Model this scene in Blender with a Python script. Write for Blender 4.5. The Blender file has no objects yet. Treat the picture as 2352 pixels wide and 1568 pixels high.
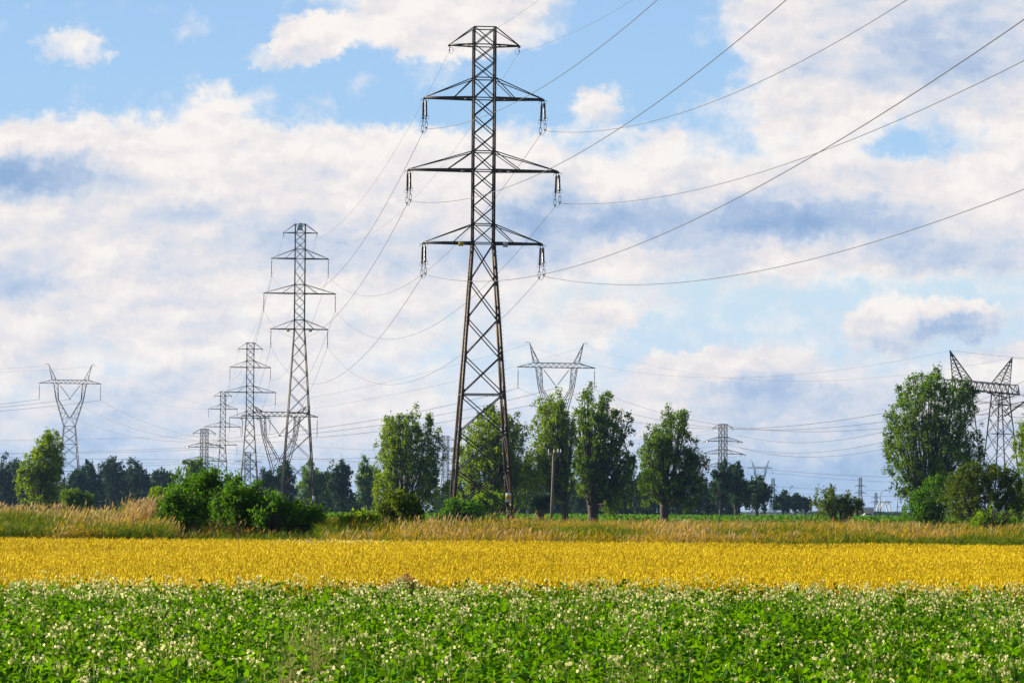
import bpy, math, random
import numpy as np
R = math.radians
rng = np.random.default_rng(7)
sc = bpy.context.scene
col = sc.collection

# ------------------------------------------------------------------ camera
FPX, CAM_H = 7550.0, 1.7            # focal length in photo pixels (frame 2352 wide)
PITCH, ROLL = math.atan(387 / FPX), R(0.4)
fwd = np.array([0, math.cos(PITCH), math.sin(PITCH)])
up0 = np.array([0, -math.sin(PITCH), math.cos(PITCH)])
rt0 = np.array([1.0, 0, 0])
rt = rt0 * math.cos(ROLL) + up0 * math.sin(ROLL)
up = up0 * math.cos(ROLL) - rt0 * math.sin(ROLL)
CPOS = np.array([0, 0, CAM_H])

def at(px, py, Y):
    """world point at distance Y that was measured at photo position px,py"""
    d = fwd + rt * (px - 1176) / FPX - up * (py - 784) / FPX
    return CPOS + d * (Y / d[1])

from mathutils import Matrix, Vector
cam_d = bpy.data.cameras.new("camera")
cam = bpy.data.objects.new("camera", cam_d); col.objects.link(cam)
cam.matrix_world = Matrix(((rt[0], up[0], -fwd[0], 0), (rt[1], up[1], -fwd[1], 0), (rt[2], up[2], -fwd[2], CAM_H), (0, 0, 0, 1)))
cam_d.sensor_width = 36; cam_d.lens = FPX / 2352 * 36
cam_d.clip_start = 0.5; cam_d.clip_end = 20000
sc.camera = cam
sc.view_settings.view_transform = 'Standard'; sc.view_settings.look = 'None'
sc.view_settings.exposure = 1.0; sc.view_settings.gamma = 1.0
sc.cycles.volume_bounces = 0
sc.cycles.max_bounces = 6
sc.cycles.transparent_max_bounces = 8

# ------------------------------------------------------------------ sun + sky
SUN_EL, SUN_AZ = R(17), R(-66)      # azimuth measured from +Y (view direction), negative = left
sd = bpy.data.lights.new("sun", 'SUN'); sun = bpy.data.objects.new("sun", sd); col.objects.link(sun)
sd.energy = 5.0; sd.angle = R(0.5); sd.color = (1.0, 0.90, 0.72)
sv = Vector((math.sin(SUN_AZ) * math.cos(SUN_EL), math.cos(SUN_AZ) * math.cos(SUN_EL), math.sin(SUN_EL)))
sun.rotation_euler = (-sv).to_track_quat('-Z', 'Y').to_euler()

world = bpy.data.worlds.new("World"); sc.world = world; world.use_nodes = True
wn, wl = world.node_tree.nodes, world.node_tree.links
wn.clear()
class NT:
    def __init__(s, n, l): s.n, s.l = n, l
    def val(s, x, sock):
        if isinstance(x, (int, float)): sock.default_value = x
        elif isinstance(x, (tuple, list)): sock.default_value = x
        else: s.l.new(x, sock)
    def m(s, op, a, b=0.0, c=0.0, clamp=False):
        q = s.n.new('ShaderNodeMath'); q.operation = op; q.use_clamp = clamp
        s.val(a, q.inputs[0]); s.val(b, q.inputs[1]); s.val(c, q.inputs[2]); return q.outputs[0]
    def comb(s, x, y, z=0.0):
        q = s.n.new('ShaderNodeCombineXYZ')
        for i, v in enumerate((x, y, z)): s.val(v, q.inputs[i])
        return q.outputs[0]
    def noise(s, vec, scale, detail=4.0, rough=0.5, dist=0.0, out=0):
        q = s.n.new('ShaderNodeTexNoise'); s.val(vec, q.inputs['Vector'])
        q.inputs['Scale'].default_value = scale; q.inputs['Detail'].default_value = detail
        q.inputs['Roughness'].default_value = rough; q.inputs['Distortion'].default_value = dist
        return q.outputs[out]
    def mapr(s, v, a, b, c=0.0, d=1.0, kind='SMOOTHSTEP'):
        q = s.n.new('ShaderNodeMapRange'); q.interpolation_type = kind
        s.val(v, q.inputs[0])
        for i, x in enumerate((a, b, c, d)): s.val(x, q.inputs[i + 1])
        return q.outputs[0]
    def mix(s, f, a, b, mode='MIX'):
        q = s.n.new('ShaderNodeMix'); q.data_type = 'RGBA'; q.blend_type = mode
        s.val(f, q.inputs[0])
        for x, so in ((a, q.inputs[6]), (b, q.inputs[7])):
            s.val((*x, 1.0) if isinstance(x, (tuple, list)) and len(x) == 3 else x, so)
        return q.outputs[2]
    def ramp(s, f, stops, interp='LINEAR'):
        q = s.n.new('ShaderNodeValToRGB'); cr = q.color_ramp; cr.interpolation = interp
        s.val(f, q.inputs[0])
        while len(cr.elements) < len(stops): cr.elements.new(0.5)
        for i, (p, c) in enumerate(stops):
            cr.elements[i].position = p; cr.elements[i].color = (*c, 1.0)
        return q.outputs[0]
    def sep(s, v):
        q = s.n.new('ShaderNodeSeparateXYZ'); s.val(v, q.inputs[0]); return q.outputs

W = NT(wn, wl)
tc = wn.new('ShaderNodeTexCoord')
dx, dy, dz = W.sep(tc.outputs['Generated'])
az = W.m('ARCTAN2', dx, dy)
el = W.m('ARCTAN2', dz, W.m('SQRT', W.m('ADD', W.m('MULTIPLY', dx, dx), W.m('MULTIPLY', dy, dy))))
# sky chart: columns every 98 units of azimuth, rows every 84 units of elevation (1 unit = 1/7550 rad)
U = W.m('MULTIPLY_ADD', az, FPX / 2352, 0.5)          # 0..1 across the chart
V = W.m('MULTIPLY_ADD', el, -FPX / 84, 1171 / 84)     # 0 top row .. 14 horizon
P0 = W.comb(W.m('MULTIPLY', U, 28.0), V)               # nearly square cells
w1 = W.noise(P0, 1.1, 3.0, 0.55, out=1)
wx, wy, wz = W.sep(w1)
w2 = W.noise(P0, 3.4, 5.0, 0.6, out=1)
vx, vy, vz = W.sep(w2)
Uw = W.m('ADD', U, W.m('ADD', W.m('MULTIPLY_ADD', wx, 0.040, -0.020), W.m('MULTIPLY_ADD', vx, 0.028, -0.014)))
Vw = W.m('ADD', V, W.m('ADD', W.m('MULTIPLY_ADD', wy, 0.7, -0.35), W.m('MULTIPLY_ADD', vy, 0.7, -0.35)))
DENS = """
2222212369998511258999999
2221211146886310158999999
1111111111421001027998999
2223484321102261347887678
9999999988877646756772479
9999999998889899889889899
9999999999999999999999999
8888888889877888788999877
9888787777777656433333333
7877777777655673334432244
7866777765544544566554589
6677888777655567899987777
7776788877776666888877777
6666666666666666677777666
5555555555555555555555555
"""
BRI = """
7777777788888777778876666
8888888899998888888775556
8998888899998888888765456
8888999888888888888888778
9999999999999999999998899
1247998888898699887778898
8877667678873333432234788
7788776566655588568886556
5588788888788888777799888
8878878888888888888876446
8788888888888888876778899
8766666888888888855566777
6655788876666666666655566
4444444444444444433333333
3333333333333333333333333
"""
drows = [[int(c) / 9 for c in r] for r in DENS.split()]
brows = [[int(c) / 9 for c in r] for r in BRI.split()]
acc = None
for i, (dr, br) in enumerate(zip(drows, brows)):
    n = 25
    dr = (dr + [dr[-1]] * 25)[:25]; br = (br + [br[-1]] * 25)[:25]
    c = W.ramp(Uw, [(k / 24, (dr[k], br[k], 0)) for k in range(n)], 'CARDINAL')
    ds = W.m('ABSOLUTE', W.m('SUBTRACT', Vw if i else W.m('MAXIMUM', Vw, 0.0), float(i)))
    wgt = W.mapr(ds, 0.0, 1.0, 1.0, 0.0)
    vm = wn.new('ShaderNodeVectorMath'); vm.operation = 'SCALE'
    wl.new(c, vm.inputs[0]); wl.new(wgt, vm.inputs['Scale'])
    if acc is None: acc = vm.outputs[0]
    else:
        ad = wn.new('ShaderNodeVectorMath'); ad.operation = 'ADD'
        wl.new(acc, ad.inputs[0]); wl.new(vm.outputs[0], ad.inputs[1]); acc = ad.outputs[0]
dens, bri, _ = W.sep(acc)
def billow(vec, scale):
    q = wn.new('ShaderNodeTexVoronoi'); q.voronoi_dimensions = '2D'; q.feature = 'SMOOTH_F1'; q.normalize = True
    q.inputs['Scale'].default_value = scale; q.inputs['Detail'].default_value = 3.0; q.inputs['Roughness'].default_value = 0.55; q.inputs['Smoothness'].default_value = 0.6
    wl.new(vec, q.inputs['Vector']); return W.m('SUBTRACT', 1.0, q.outputs['Distance'])
def shifted(vec, dx_, dy_):
    q = wn.new('ShaderNodeVectorMath'); q.operation = 'ADD'; wl.new(vec, q.inputs[0]); q.inputs[1].default_value = (dx_, dy_, 0); return q.outputs[0]
PW = W.comb(W.m('MULTIPLY_ADD', vx, 0.9, W.m('MULTIPLY', U, 24.0)), W.m('MULTIPLY_ADD', vy, 0.7, W.m('MULTIPLY', V, 1.5)))
b0 = billow(PW, 0.62); b1 = billow(shifted(PW, 0.16, 0.34), 0.62)
relief = W.m('MULTIPLY', W.m('SUBTRACT', b1, b0), -1.0)
f1 = W.noise(P0, 1.6, 8.0, 0.50)
f2 = W.noise(W.comb(W.m('MULTIPLY', U, 19.0), W.m('MULTIPLY', V, 1.15), 4.0), 1.3, 8.0, 0.55)
dsum = W.m('ADD', W.m('ADD', dens, W.m('MULTIPLY_ADD', f1, 0.75, -0.375)), W.m('MULTIPLY_ADD', b0, 0.50, -0.33))
# single clouds: centre, half size, weight
for (cx, cy, rx, ry, am) in ((158, 128, 105, 55, .55), (640, 138, 100, 40, .6), (715, 88, 115, 62, .8), (1000, 50, 190, 95, .5), (2050, 742, 120, 78, .75), (2190, 732, 120, 55, .75),
                             (1555, 862, 120, 66, .5), (1720, 850, 190, 60, .5), (828, 188, 60, 50, .2), (1385, 228, 85, 50, .22), (440, 72, 60, 50, .2), (262, 145, 26, 24, .22), (1390, 715, 90, 36, .4)):
    ex = W.m('MULTIPLY_ADD', Uw, 2352 / rx, -cx / rx); ey = W.m('MULTIPLY_ADD', Vw, 84 / ry, -cy / ry)
    fo = W.mapr(W.m('ADD', W.m('MULTIPLY', ex, ex), W.m('MULTIPLY', ey, ey)), 0.0, 1.3, am, 0.0)
    dsum = W.m('ADD', dsum, fo); bri = W.m('ADD', bri, W.m('MULTIPLY', fo, W.m('MULTIPLY_ADD', ey, -0.45, 0.05)))
alpha = W.mapr(dsum, 0.26, 0.86)
bsum = W.m('ADD', bri, W.m('MULTIPLY_ADD', f2, 0.62, -0.33))
bsum = W.m('ADD', bsum, W.m('MULTIPLY', relief, 0.75))
bsum = W.m('ADD', bsum, W.mapr(dsum, 0.35, 1.1, 0.08, -0.04))
ccol = W.ramp(bsum, [(0.08, (0.29, 0.44, 0.68)), (0.40, (0.47, 0.58, 0.77)), (0.62, (0.66, 0.71, 0.81)), (0.82, (0.85, 0.81, 0.82)), (1.0, (0.97, 0.92, 0.88))])
grad = W.ramp(W.m('DIVIDE', V, 14.0), [(0.0, (0.36, 0.58, 0.88)), (0.28, (0.40, 0.63, 0.90)), (0.55, (0.60, 0.77, 0.89)), (0.76, (0.60, 0.74, 0.90)), (0.92, (0.49, 0.62, 0.87)), (1.0, (0.48, 0.60, 0.84))])
low = W.mix(alpha, grad, ccol)
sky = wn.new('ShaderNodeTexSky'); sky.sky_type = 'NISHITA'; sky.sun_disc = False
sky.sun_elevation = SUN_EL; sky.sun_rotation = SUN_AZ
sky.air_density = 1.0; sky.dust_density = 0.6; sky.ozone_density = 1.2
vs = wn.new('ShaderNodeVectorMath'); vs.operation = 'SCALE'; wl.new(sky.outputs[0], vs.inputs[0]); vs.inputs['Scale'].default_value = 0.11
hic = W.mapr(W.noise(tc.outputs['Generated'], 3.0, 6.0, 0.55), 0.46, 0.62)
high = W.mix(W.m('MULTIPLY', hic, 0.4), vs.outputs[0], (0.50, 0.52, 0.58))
away = W.mapr(W.m('ABSOLUTE', az), R(18), R(42))  # sky outside the view azimuth is made dimmer, shaped to cut fill light
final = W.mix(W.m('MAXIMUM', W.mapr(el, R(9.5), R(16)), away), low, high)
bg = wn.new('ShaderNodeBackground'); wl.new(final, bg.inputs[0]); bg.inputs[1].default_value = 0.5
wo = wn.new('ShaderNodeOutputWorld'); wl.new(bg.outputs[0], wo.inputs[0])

# ------------------------------------------------------------------ materials
MATS = {}
def new_mat(name):
    m = bpy.data.materials.new(name); m.use_nodes = True; m.node_tree.nodes.clear()
    return m, NT(m.node_tree.nodes, m.node_tree.links)
def out(T, sh):
    o = T.n.new('ShaderNodeOutputMaterial'); T.l.new(sh, o.inputs[0])
def principled(T, colr, rough=0.6, metal=0.0, spec=0.4, normal=None):
    b = T.n.new('ShaderNodeBsdfPrincipled')
    T.val((*colr, 1.0) if isinstance(colr, tuple) else colr, b.inputs['Base Color'])
    T.val(rough, b.inputs['Roughness']); b.inputs['Metallic'].default_value = metal
    b.inputs['Specular IOR Level'].default_value = spec
    if normal is not None: T.l.new(normal, b.inputs['Normal'])
    return b.outputs[0]
def bump(T, h, strength=0.5, dist=0.1):
    b = T.n.new('ShaderNodeBump'); b.inputs['Strength'].default_value = strength; b.inputs['Distance'].default_value = dist
    T.l.new(h, b.inputs['Height']); return b.outputs[0]
def solid(name, c, rough=0.6, metal=0.0, var=0.25, scale=3.0, spec=0.4):
    m, T = new_mat(name)
    co = T.n.new('ShaderNodeTexCoord').outputs['Object']
    nz = T.noise(co, scale, 5.0, 0.6)
    a = tuple(x * (1 - var) for x in c); b = tuple(min(1, x * (1 + var)) for x in c)
    out(T, principled(T, T.ramp(nz, [(0.3, a), (0.7, b)]), rough, metal, spec)); return m
def leaf_mat(name, stops, transl=0.35, tcol=None, rough=0.6, patch=0.25, pscale=0.35, spec=0.12):
    """foliage: each leaf has its own tint, patches of a plant drift in hue"""
    m, T = new_mat(name)
    at_ = T.n.new('ShaderNodeAttribute'); at_.attribute_name = 'tint'
    g = T.n.new('ShaderNodeNewGeometry').outputs['Position']
    nz = T.noise(g, pscale, 3.0, 0.5)
    f = T.m('ADD', at_.outputs['Fac'], T.m('MULTIPLY_ADD', nz, 2 * patch, -patch), clamp=True)
    c = T.ramp(f, [(i / (len(stops) - 1), s) for i, s in enumerate(stops)])
    p = principled(T, c, rough, 0.0, spec)
    t = T.n.new('ShaderNodeBsdfTranslucent')
    T.l.new(T.mix(0.6, c, tcol or stops[-1], 'MIX'), t.inputs[0])
    mx = T.n.new('ShaderNodeMixShader'); mx.inputs[0].default_value = transl
    T.l.new(p, mx.inputs[1]); T.l.new(t.outputs[0], mx.inputs[2]); out(T, mx.outputs[0]); return m
M = {}
M['steel_near'] = solid('weathered_pylon_steel', (0.032, 0.023, 0.024), 0.5, 0.25, 0.5, 0.6, 0.5)
m_, T_ = new_mat('weathered_pylon_steel_legs')
co_ = T_.n.new('ShaderNodeTexCoord').outputs['Object']; nz_ = T_.noise(co_, 1.2, 6.0, 0.65)
out(T_, principled(T_, T_.ramp(nz_, [(0.30, (0.022, 0.016, 0.018)), (0.52, (0.050, 0.028, 0.022)), (0.72, (0.110, 0.048, 0.028))]), 0.6, 0.15, 0.4)); M['steel_rust'] = m_
M['steel'] = solid('dark_pylon_steel', (0.030, 0.026, 0.028), 0.55, 0.2, 0.3, 0.4)
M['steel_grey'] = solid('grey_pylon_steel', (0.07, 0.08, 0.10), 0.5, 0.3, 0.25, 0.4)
M['disc'] = solid('brown_glazed_insulator', (0.035, 0.02, 0.03), 0.25, 0.0, 0.3, 4.0, 0.6)
M['wire'] = solid('aluminium_cable', (0.10, 0.095, 0.10), 0.5, 0.5, 0.1, 0.2)
M['wood'] = solid('grey_pole_wood', (0.17, 0.14, 0.12), 0.85, 0, 0.3, 1.5)
M['bark'] = solid('dark_bark', (0.055, 0.045, 0.036), 0.9, 0, 0.5, 2.5)
M['bark_far'] = solid('far_bark', (0.06, 0.055, 0.05), 0.9, 0, 0.4, 1.0)
M['yellow_sign'] = solid('yellow_sign_enamel', (0.75, 0.52, 0.02), 0.4, 0, 0.06, 1.0)
M['orange_sign'] = solid('orange_sign_enamel', (0.80, 0.42, 0.03), 0.4, 0, 0.06, 1.0)
M['pale_sign'] = solid('pale_sign_enamel', (0.50, 0.56, 0.70), 0.4, 0, 0.06, 1.0)
M['white_sign'] = solid('white_sign_enamel', (0.75, 0.76, 0.82), 0.4, 0, 0.06, 1.0)
M['ink'] = solid('dark_lettering', (0.02, 0.022, 0.05), 0.5, 0, 0.05, 1.0)
M['blue_ink'] = solid('blue_lettering', (0.05, 0.16, 0.45), 0.5, 0, 0.05, 1.0)
M['white_paint'] = solid('white_bridge_paint', (0.8, 0.79, 0.78), 0.5, 0, 0.05, 0.2)
M['concrete'] = solid('concrete_footing', (0.33, 0.32, 0.31), 0.9, 0, 0.2, 3.0)
M['poplar'] = leaf_mat('poplar_leaves', [(0.0057, 0.0247, 0.0029), (0.0210, 0.0735, 0.0032), (0.0978, 0.2012, 0.0046), (0.3250, 0.4500, 0.0063)], 0.44, (0.40, 0.55, 0.003), patch=0.22, pscale=0.30)
M['willow'] = leaf_mat('willow_leaves', [(0.0038, 0.0171, 0.0047), (0.0107, 0.0512, 0.0053), (0.0521, 0.1479, 0.0071), (0.2340, 0.3900, 0.0091)], 0.40, (0.28, 0.46, 0.004), patch=0.24, pscale=0.3)
M['dark_leaf'] = leaf_mat('dark_wood_leaves', [(0.0036, 0.0132, 0.0072), (0.0067, 0.0240, 0.0120), (0.0132, 0.0425, 0.0161), (0.0320, 0.0800, 0.0192)], 0.25, (0.06, 0.16, 0.02), patch=0.2, pscale=0.12)
M['elder'] = leaf_mat('shrub_leaves', [(0.0031, 0.0151, 0.0007), (0.0108, 0.0485, 0.0011), (0.0399, 0.1378, 0.0022), (0.1219, 0.3000, 0.0037)], 0.34, (0.22, 0.52, 0.002), patch=0.25, pscale=0.7)
M['bright'] = leaf_mat('bright_shrub_leaves', [(0.0250, 0.0700, 0.0015), (0.0600, 0.1440, 0.0024), (0.1190, 0.2380, 0.0035), (0.2240, 0.3360, 0.0048)], 0.45, (0.38, 0.58, 0.003), patch=0.2, pscale=0.8)
M['olive'] = leaf_mat('olive_shrub_leaves', [(0.0054, 0.0180, 0.0027), (0.0180, 0.0500, 0.0030), (0.0660, 0.1155, 0.0044), (0.1680, 0.2280, 0.0060)], 0.34, (0.24, 0.34, 0.004), patch=0.35, pscale=0.5)
M['potato'] = leaf_mat('potato_leaves', [(0.0018, 0.0200, 0.0010), (0.0065, 0.0640, 0.0012), (0.0450, 0.2100, 0.0010), (0.1900, 0.4600, 0.0020)], 0.38, (0.32, 0.66, 0.001), 0.6, patch=0.26, pscale=1.4, spec=0.06)
M['stalk'] = leaf_mat('flower_stalks', [(0.06, 0.14, 0.01), (0.14, 0.26, 0.02), (0.22, 0.34, 0.02)], 0.3)
M['petal'] = leaf_mat('white_petals', [(0.55, 0.56, 0.06), (0.78, 0.76, 0.20), (0.92, 0.88, 0.42), (0.93, 0.82, 0.55)], 0.5, (1.0, 0.95, 0.60), patch=0.05)
M['stamen'] = leaf_mat('yellow_stamens', [(0.55, 0.30, 0.02), (0.75, 0.45, 0.03)], 0.3)
M['wheat'] = leaf_mat('ripe_wheat_ears', [(0.4037, 0.2556, 0.0040), (0.6880, 0.4953, 0.0055), (0.9175, 0.7230, 0.0084), (1.0831, 0.9026, 0.0417)], 0.42, (0.85, 0.68, 0.004), patch=0.14, pscale=0.25)
M['wheat_stem'] = leaf_mat('wheat_stems', [(0.22, 0.13, 0.006), (0.40, 0.25, 0.008), (0.45, 0.38, 0.012)], 0.35, (0.8, 0.55, 0.01), patch=0.2)
M['weed'] = leaf_mat('green_weeds', [(0.010, 0.034, 0.002), (0.030, 0.080, 0.003), (0.080, 0.150, 0.004), (0.19, 0.23, 0.006)], 0.36, (0.24, 0.32, 0.008), patch=0.3, pscale=0.25)
M['gold_grass'] = leaf_mat('golden_grass', [(0.0780, 0.0660, 0.0030), (0.1728, 0.1216, 0.0045), (0.3128, 0.1972, 0.0068), (0.4176, 0.2880, 0.0216)], 0.42, (0.80, 0.52, 0.01), patch=0.3, pscale=0.2)
M['pink_grass'] = leaf_mat('dry_seed_heads', [(0.1430, 0.0825, 0.0330), (0.2400, 0.1560, 0.0600), (0.3510, 0.2470, 0.1105), (0.4760, 0.3640, 0.1960)], 0.38, (0.75, 0.50, 0.20), patch=0.2, pscale=0.3)
M['rust'] = leaf_mat('rusty_weed', [(0.26, 0.12, 0.04), (0.40, 0.21, 0.08), (0.50, 0.30, 0.14)], 0.35, patch=0.1)

# ------------------------------------------------------------------ mesh builder
class MB:
    def __init__(s): s.V, s.F, s.T, s.n = [], [], [], 0
    def add(s, V, F, mi=0, tint=0.5):
        V = np.asarray(V, float).reshape(-1, 3)
        s.V.append(V); s.T.append(np.broadcast_to(np.asarray(tint, float), (len(V),)))
        for f in (F if isinstance(F, list) else [F]):
            f = np.asarray(f, np.int64)
            if len(f): s.F.append((f + s.n, mi))
        s.n += len(V)
    def bar(s, p, q, w, h=None, mi=0, tint=0.5):
        p, q = np.asarray(p, float), np.asarray(q, float); h = h or w
        d = q - p; L = np.linalg.norm(d)
        if L < 1e-6: return
        d /= L
        a = np.cross(d, (0, 0, 1.0))
        if np.linalg.norm(a) < 0.05: a = np.cross(d, (0, 1.0, 0))
        a /= np.linalg.norm(a); b = np.cross(d, a)
        o = [a * w / 2 * i + b * h / 2 * j for i, j in ((-1, -1), (1, -1), (1, 1), (-1, 1))]
        s.add([p + x for x in o] + [q + x for x in o], [[[0, 3, 2, 1], [4, 5, 6, 7], [0, 1, 5, 4], [1, 2, 6, 5], [2, 3, 7, 6], [3, 0, 4, 7]]], mi, tint)
    def angle(s, p, q, w, ix, iy, t=0.03):
        """steel angle section whose two flanges point to ix, iy"""
        p, q = np.asarray(p, float), np.asarray(q, float)
        ex, ey = np.array([ix, 0, 0.0]), np.array([0, iy, 0.0])
        s.bar(p + ex * w / 2, q + ex * w / 2, w, t) if False else None
        for e, f in ((ex, ey), (ey, ex)):
            o = [0 * e, e * w, e * w + f * t, f * t]
            s.add([p + x for x in o] + [q + x for x in o], [[[0, 3, 2, 1], [4, 5, 6, 7], [0, 1, 5, 4], [1, 2, 6, 5], [2, 3, 7, 6], [3, 0, 4, 7]]])
    def tube(s, pts, rad, k=6, mi=0, tint=0.5):
        pts = np.asarray(pts, float); n = len(pts)
        rad = np.broadcast_to(np.asarray(rad, float), (n,))
        tg = np.gradient(pts, axis=0); tg /= np.linalg.norm(tg, axis=1)[:, None] + 1e-12
        ref = np.array([0, 0, 1.0]) if abs(tg[0][2]) < 0.9 else np.array([0, 1.0, 0])
        a = np.cross(tg, ref); a /= np.linalg.norm(a, axis=1)[:, None] + 1e-12
        b = np.cross(tg, a)
        th = np.arange(k) * 2 * math.pi / k
        ring = pts[:, None] + rad[:, None, None] * (np.cos(th)[None, :, None] * a[:, None] + np.sin(th)[None, :, None] * b[:, None])
        i = np.arange(n - 1)[:, None] * k; j = np.arange(k)[None]; j2 = (j + 1) % k
        f = np.stack([i + j, i + j2, i + k + j2, i + k + j], -1).reshape(-1, 4)
        s.add(ring.reshape(-1, 3), [f, np.arange(k)[None, ::-1], (np.arange(k) + (n - 1) * k)[None]], mi, tint)
    def box(s, c, size, mi=0):
        c, h = np.asarray(c, float), np.asarray(size, float) / 2
        V = [c + h * (x, y, z) for z in (-1, 1) for x, y in ((-1, -1), (1, -1), (1, 1), (-1, 1))]
        s.add(V, [[[0, 3, 2, 1], [4, 5, 6, 7], [0, 1, 5, 4], [1, 2, 6, 5], [2, 3, 7, 6], [3, 0, 4, 7]]], mi)
    def leaves(s, C, L, wid, D, mi=0, tint=None, fold=0.25, N=None):
        """folded four-cornered leaves: C centre/base, L length, wid width, D direction"""
        n = len(C); D = D / (np.linalg.norm(D, axis=1)[:, None] + 1e-9)
        if N is None: N = rng.normal(size=(n, 3))
        S = np.cross(D, N); S /= np.linalg.norm(S, axis=1)[:, None] + 1e-9
        Nn = np.cross(S, D)
        L = np.broadcast_to(L, (n,))[:, None]; wid = np.broadcast_to(wid, (n,))[:, None]
        V = np.stack([C, C + D * L * .45 + S * wid / 2 + Nn * wid * fold, C + D * L, C + D * L * .45 - S * wid / 2 + Nn * wid * fold], 1)
        if tint is None: tint = rng.random(n)
        q = np.arange(n)[:, None] * 4
        s.add(V.reshape(-1, 3), [np.concatenate([q + [[0, 1, 2]], q + [[0, 2, 3]]])], mi, np.repeat(tint, 4))
    def blades(s, B, H, wid, lean, mi=0, tint=None):
        """grass blades: B base, H height, lean xy offset of the tip"""
        n = len(B); th = rng.random(n) * math.pi
        S = np.stack([np.cos(th), np.sin(th) * .4, 0 * th], 1) * np.broadcast_to(wid, (n,))[:, None] / 2
        H = np.broadcast_to(H, (n,)); z = np.stack([0 * H, 0 * H, H], 1)
        ln = np.concatenate([lean, np.zeros((n, 1))], 1)
        V = np.stack([B - S, B + S, B + z * .6 + ln * .35 + S * .8, B + z * .6 + ln * .35 - S * .8, B + z + ln], 1)
        if tint is None: tint = rng.random(n)
        q = np.arange(n)[:, None] * 5
        s.add(V.reshape(-1, 3), [q + [[0, 1, 2, 3]], q + [[3, 2, 4]]], mi, np.repeat(tint, 5))
    def mesh(s, name, mats):
        me = bpy.data.meshes.new(name)
        V = np.concatenate(s.V) if s.V else np.zeros((0, 3))
        me.vertices.add(len(V)); me.vertices.foreach_set('co', V.astype(np.float32).ravel())
        loops = np.concatenate([f.ravel() for f, _ in s.F]); tot = np.concatenate([np.full(len(f), f.shape[1]) for f, _ in s.F])
        st = np.concatenate([[0], np.cumsum(tot)[:-1]])
        me.loops.add(len(loops)); me.loops.foreach_set('vertex_index', loops.astype(np.int32))
        me.polygons.add(len(tot)); me.polygons.foreach_set('loop_start', st.astype(np.int32))
        me.polygons.foreach_set('loop_total', tot.astype(np.int32))
        me.polygons.foreach_set('material_index', np.concatenate([np.full(len(f), mi) for f, mi in s.F]).astype(np.int32))
        a = me.attributes.new('tint', 'FLOAT', 'POINT'); a.data.foreach_set('value', np.concatenate(s.T).astype(np.float32))
        for m in (mats if isinstance(mats, (list, tuple)) else [mats]): me.materials.append(m)
        me.update(calc_edges=True)
        return me
    def build(s, name, mats, parent=None, loc=None, rotz=0.0):
        o = bpy.data.objects.new(name, s.mesh(name, mats)); col.objects.link(o)
        if parent: o.parent = parent
        if loc is not None: o.location = loc; o.rotation_euler = (0, 0, rotz)
        return o
def tag(o, label=None, cat=None, group=None, kind=None):
    if label: o['label'] = label
    if cat: o['category'] = cat
    if group: o['group'] = group
    if kind: o['kind'] = kind
    return o
def empty(name, loc, rotz, label, cat, group=None):
    o = bpy.data.objects.new(name, None); col.objects.link(o)
    o.location = loc; o.rotation_euler = (0, 0, rotz); o.empty_display_size = 0.5
    return tag(o, label, cat, group)
def sign_text(txt, size, mat, parent, loc, name='lettering'):
    cu = bpy.data.curves.new(name, 'FONT'); cu.body = txt; cu.size = size; cu.align_x = 'CENTER'; cu.align_y = 'CENTER'; cu.extrude = 0.004
    tmp = bpy.data.objects.new('tmp', cu); col.objects.link(tmp)
    bpy.context.view_layer.update()
    me = bpy.data.meshes.new_from_object(tmp.evaluated_get(bpy.context.evaluated_depsgraph_get()))
    bpy.data.objects.remove(tmp); me.materials.clear(); me.materials.append(mat)
    o = bpy.data.objects.new(name, me); col.objects.link(o); o.parent = parent; o.location = loc; o.rotation_euler = (R(90), 0, 0)
    return o

# ------------------------------------------------------------------ ground and fields
def sheet(name, x0, x1, y0, y1, z, mat, nx=1, ny=1, kind='structure'):
    b = MB(); xs, ys = np.linspace(x0, x1, nx + 1), np.linspace(y0, y1, ny + 1)
    X, Y = np.meshgrid(xs, ys); V = np.stack([X, Y, 0 * X + z], -1).reshape(-1, 3)
    i = (np.arange(ny)[:, None] * (nx + 1) + np.arange(nx)[None]).reshape(-1, 1)
    b.add(V, [i + [[0, 1, nx + 2, nx + 1]]])
    return tag(b.build(name, mat), kind=kind)
def ground_mat(name, a, b_, c, scale, bmp=0.05):
    m, T = new_mat(name); co = T.n.new('ShaderNodeTexCoord').outputs['Object']
    n1 = T.noise(co, scale, 8.0, 0.6); n2 = T.noise(co, scale * 12, 4.0, 0.6)
    c_ = T.mix(0.5, T.ramp(n1, [(0.3, a), (0.5, b_), (0.7, c)]), T.ramp(n2, [(0.3, a), (0.7, c)]))
    out(T, principled(T, c_, 0.95, 0, 0.1, bump(T, n2, 0.8, bmp))); return m
tag(sheet('ground', -4000, 4000, -60, 7000, 0.0, ground_mat('meadow_ground', (0.04, 0.055, 0.012), (0.07, 0.09, 0.02), (0.14, 0.13, 0.03), 0.02)), 'flat meadow ground reaching to the horizon')
tag(sheet('soil', -16, 16, 14, 44, 0.004, ground_mat('potato_soil', (0.03, 0.022, 0.014), (0.05, 0.036, 0.022), (0.075, 0.055, 0.035), 0.8)), 'dark soil under the potato rows')
tag(sheet('stubble_soil', -32, 32, 44, 107, 0.004, ground_mat('wheat_soil', (0.06, 0.04, 0.014), (0.10, 0.07, 0.02), (0.16, 0.11, 0.03), 0.5)), 'straw covered soil under the wheat')

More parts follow.
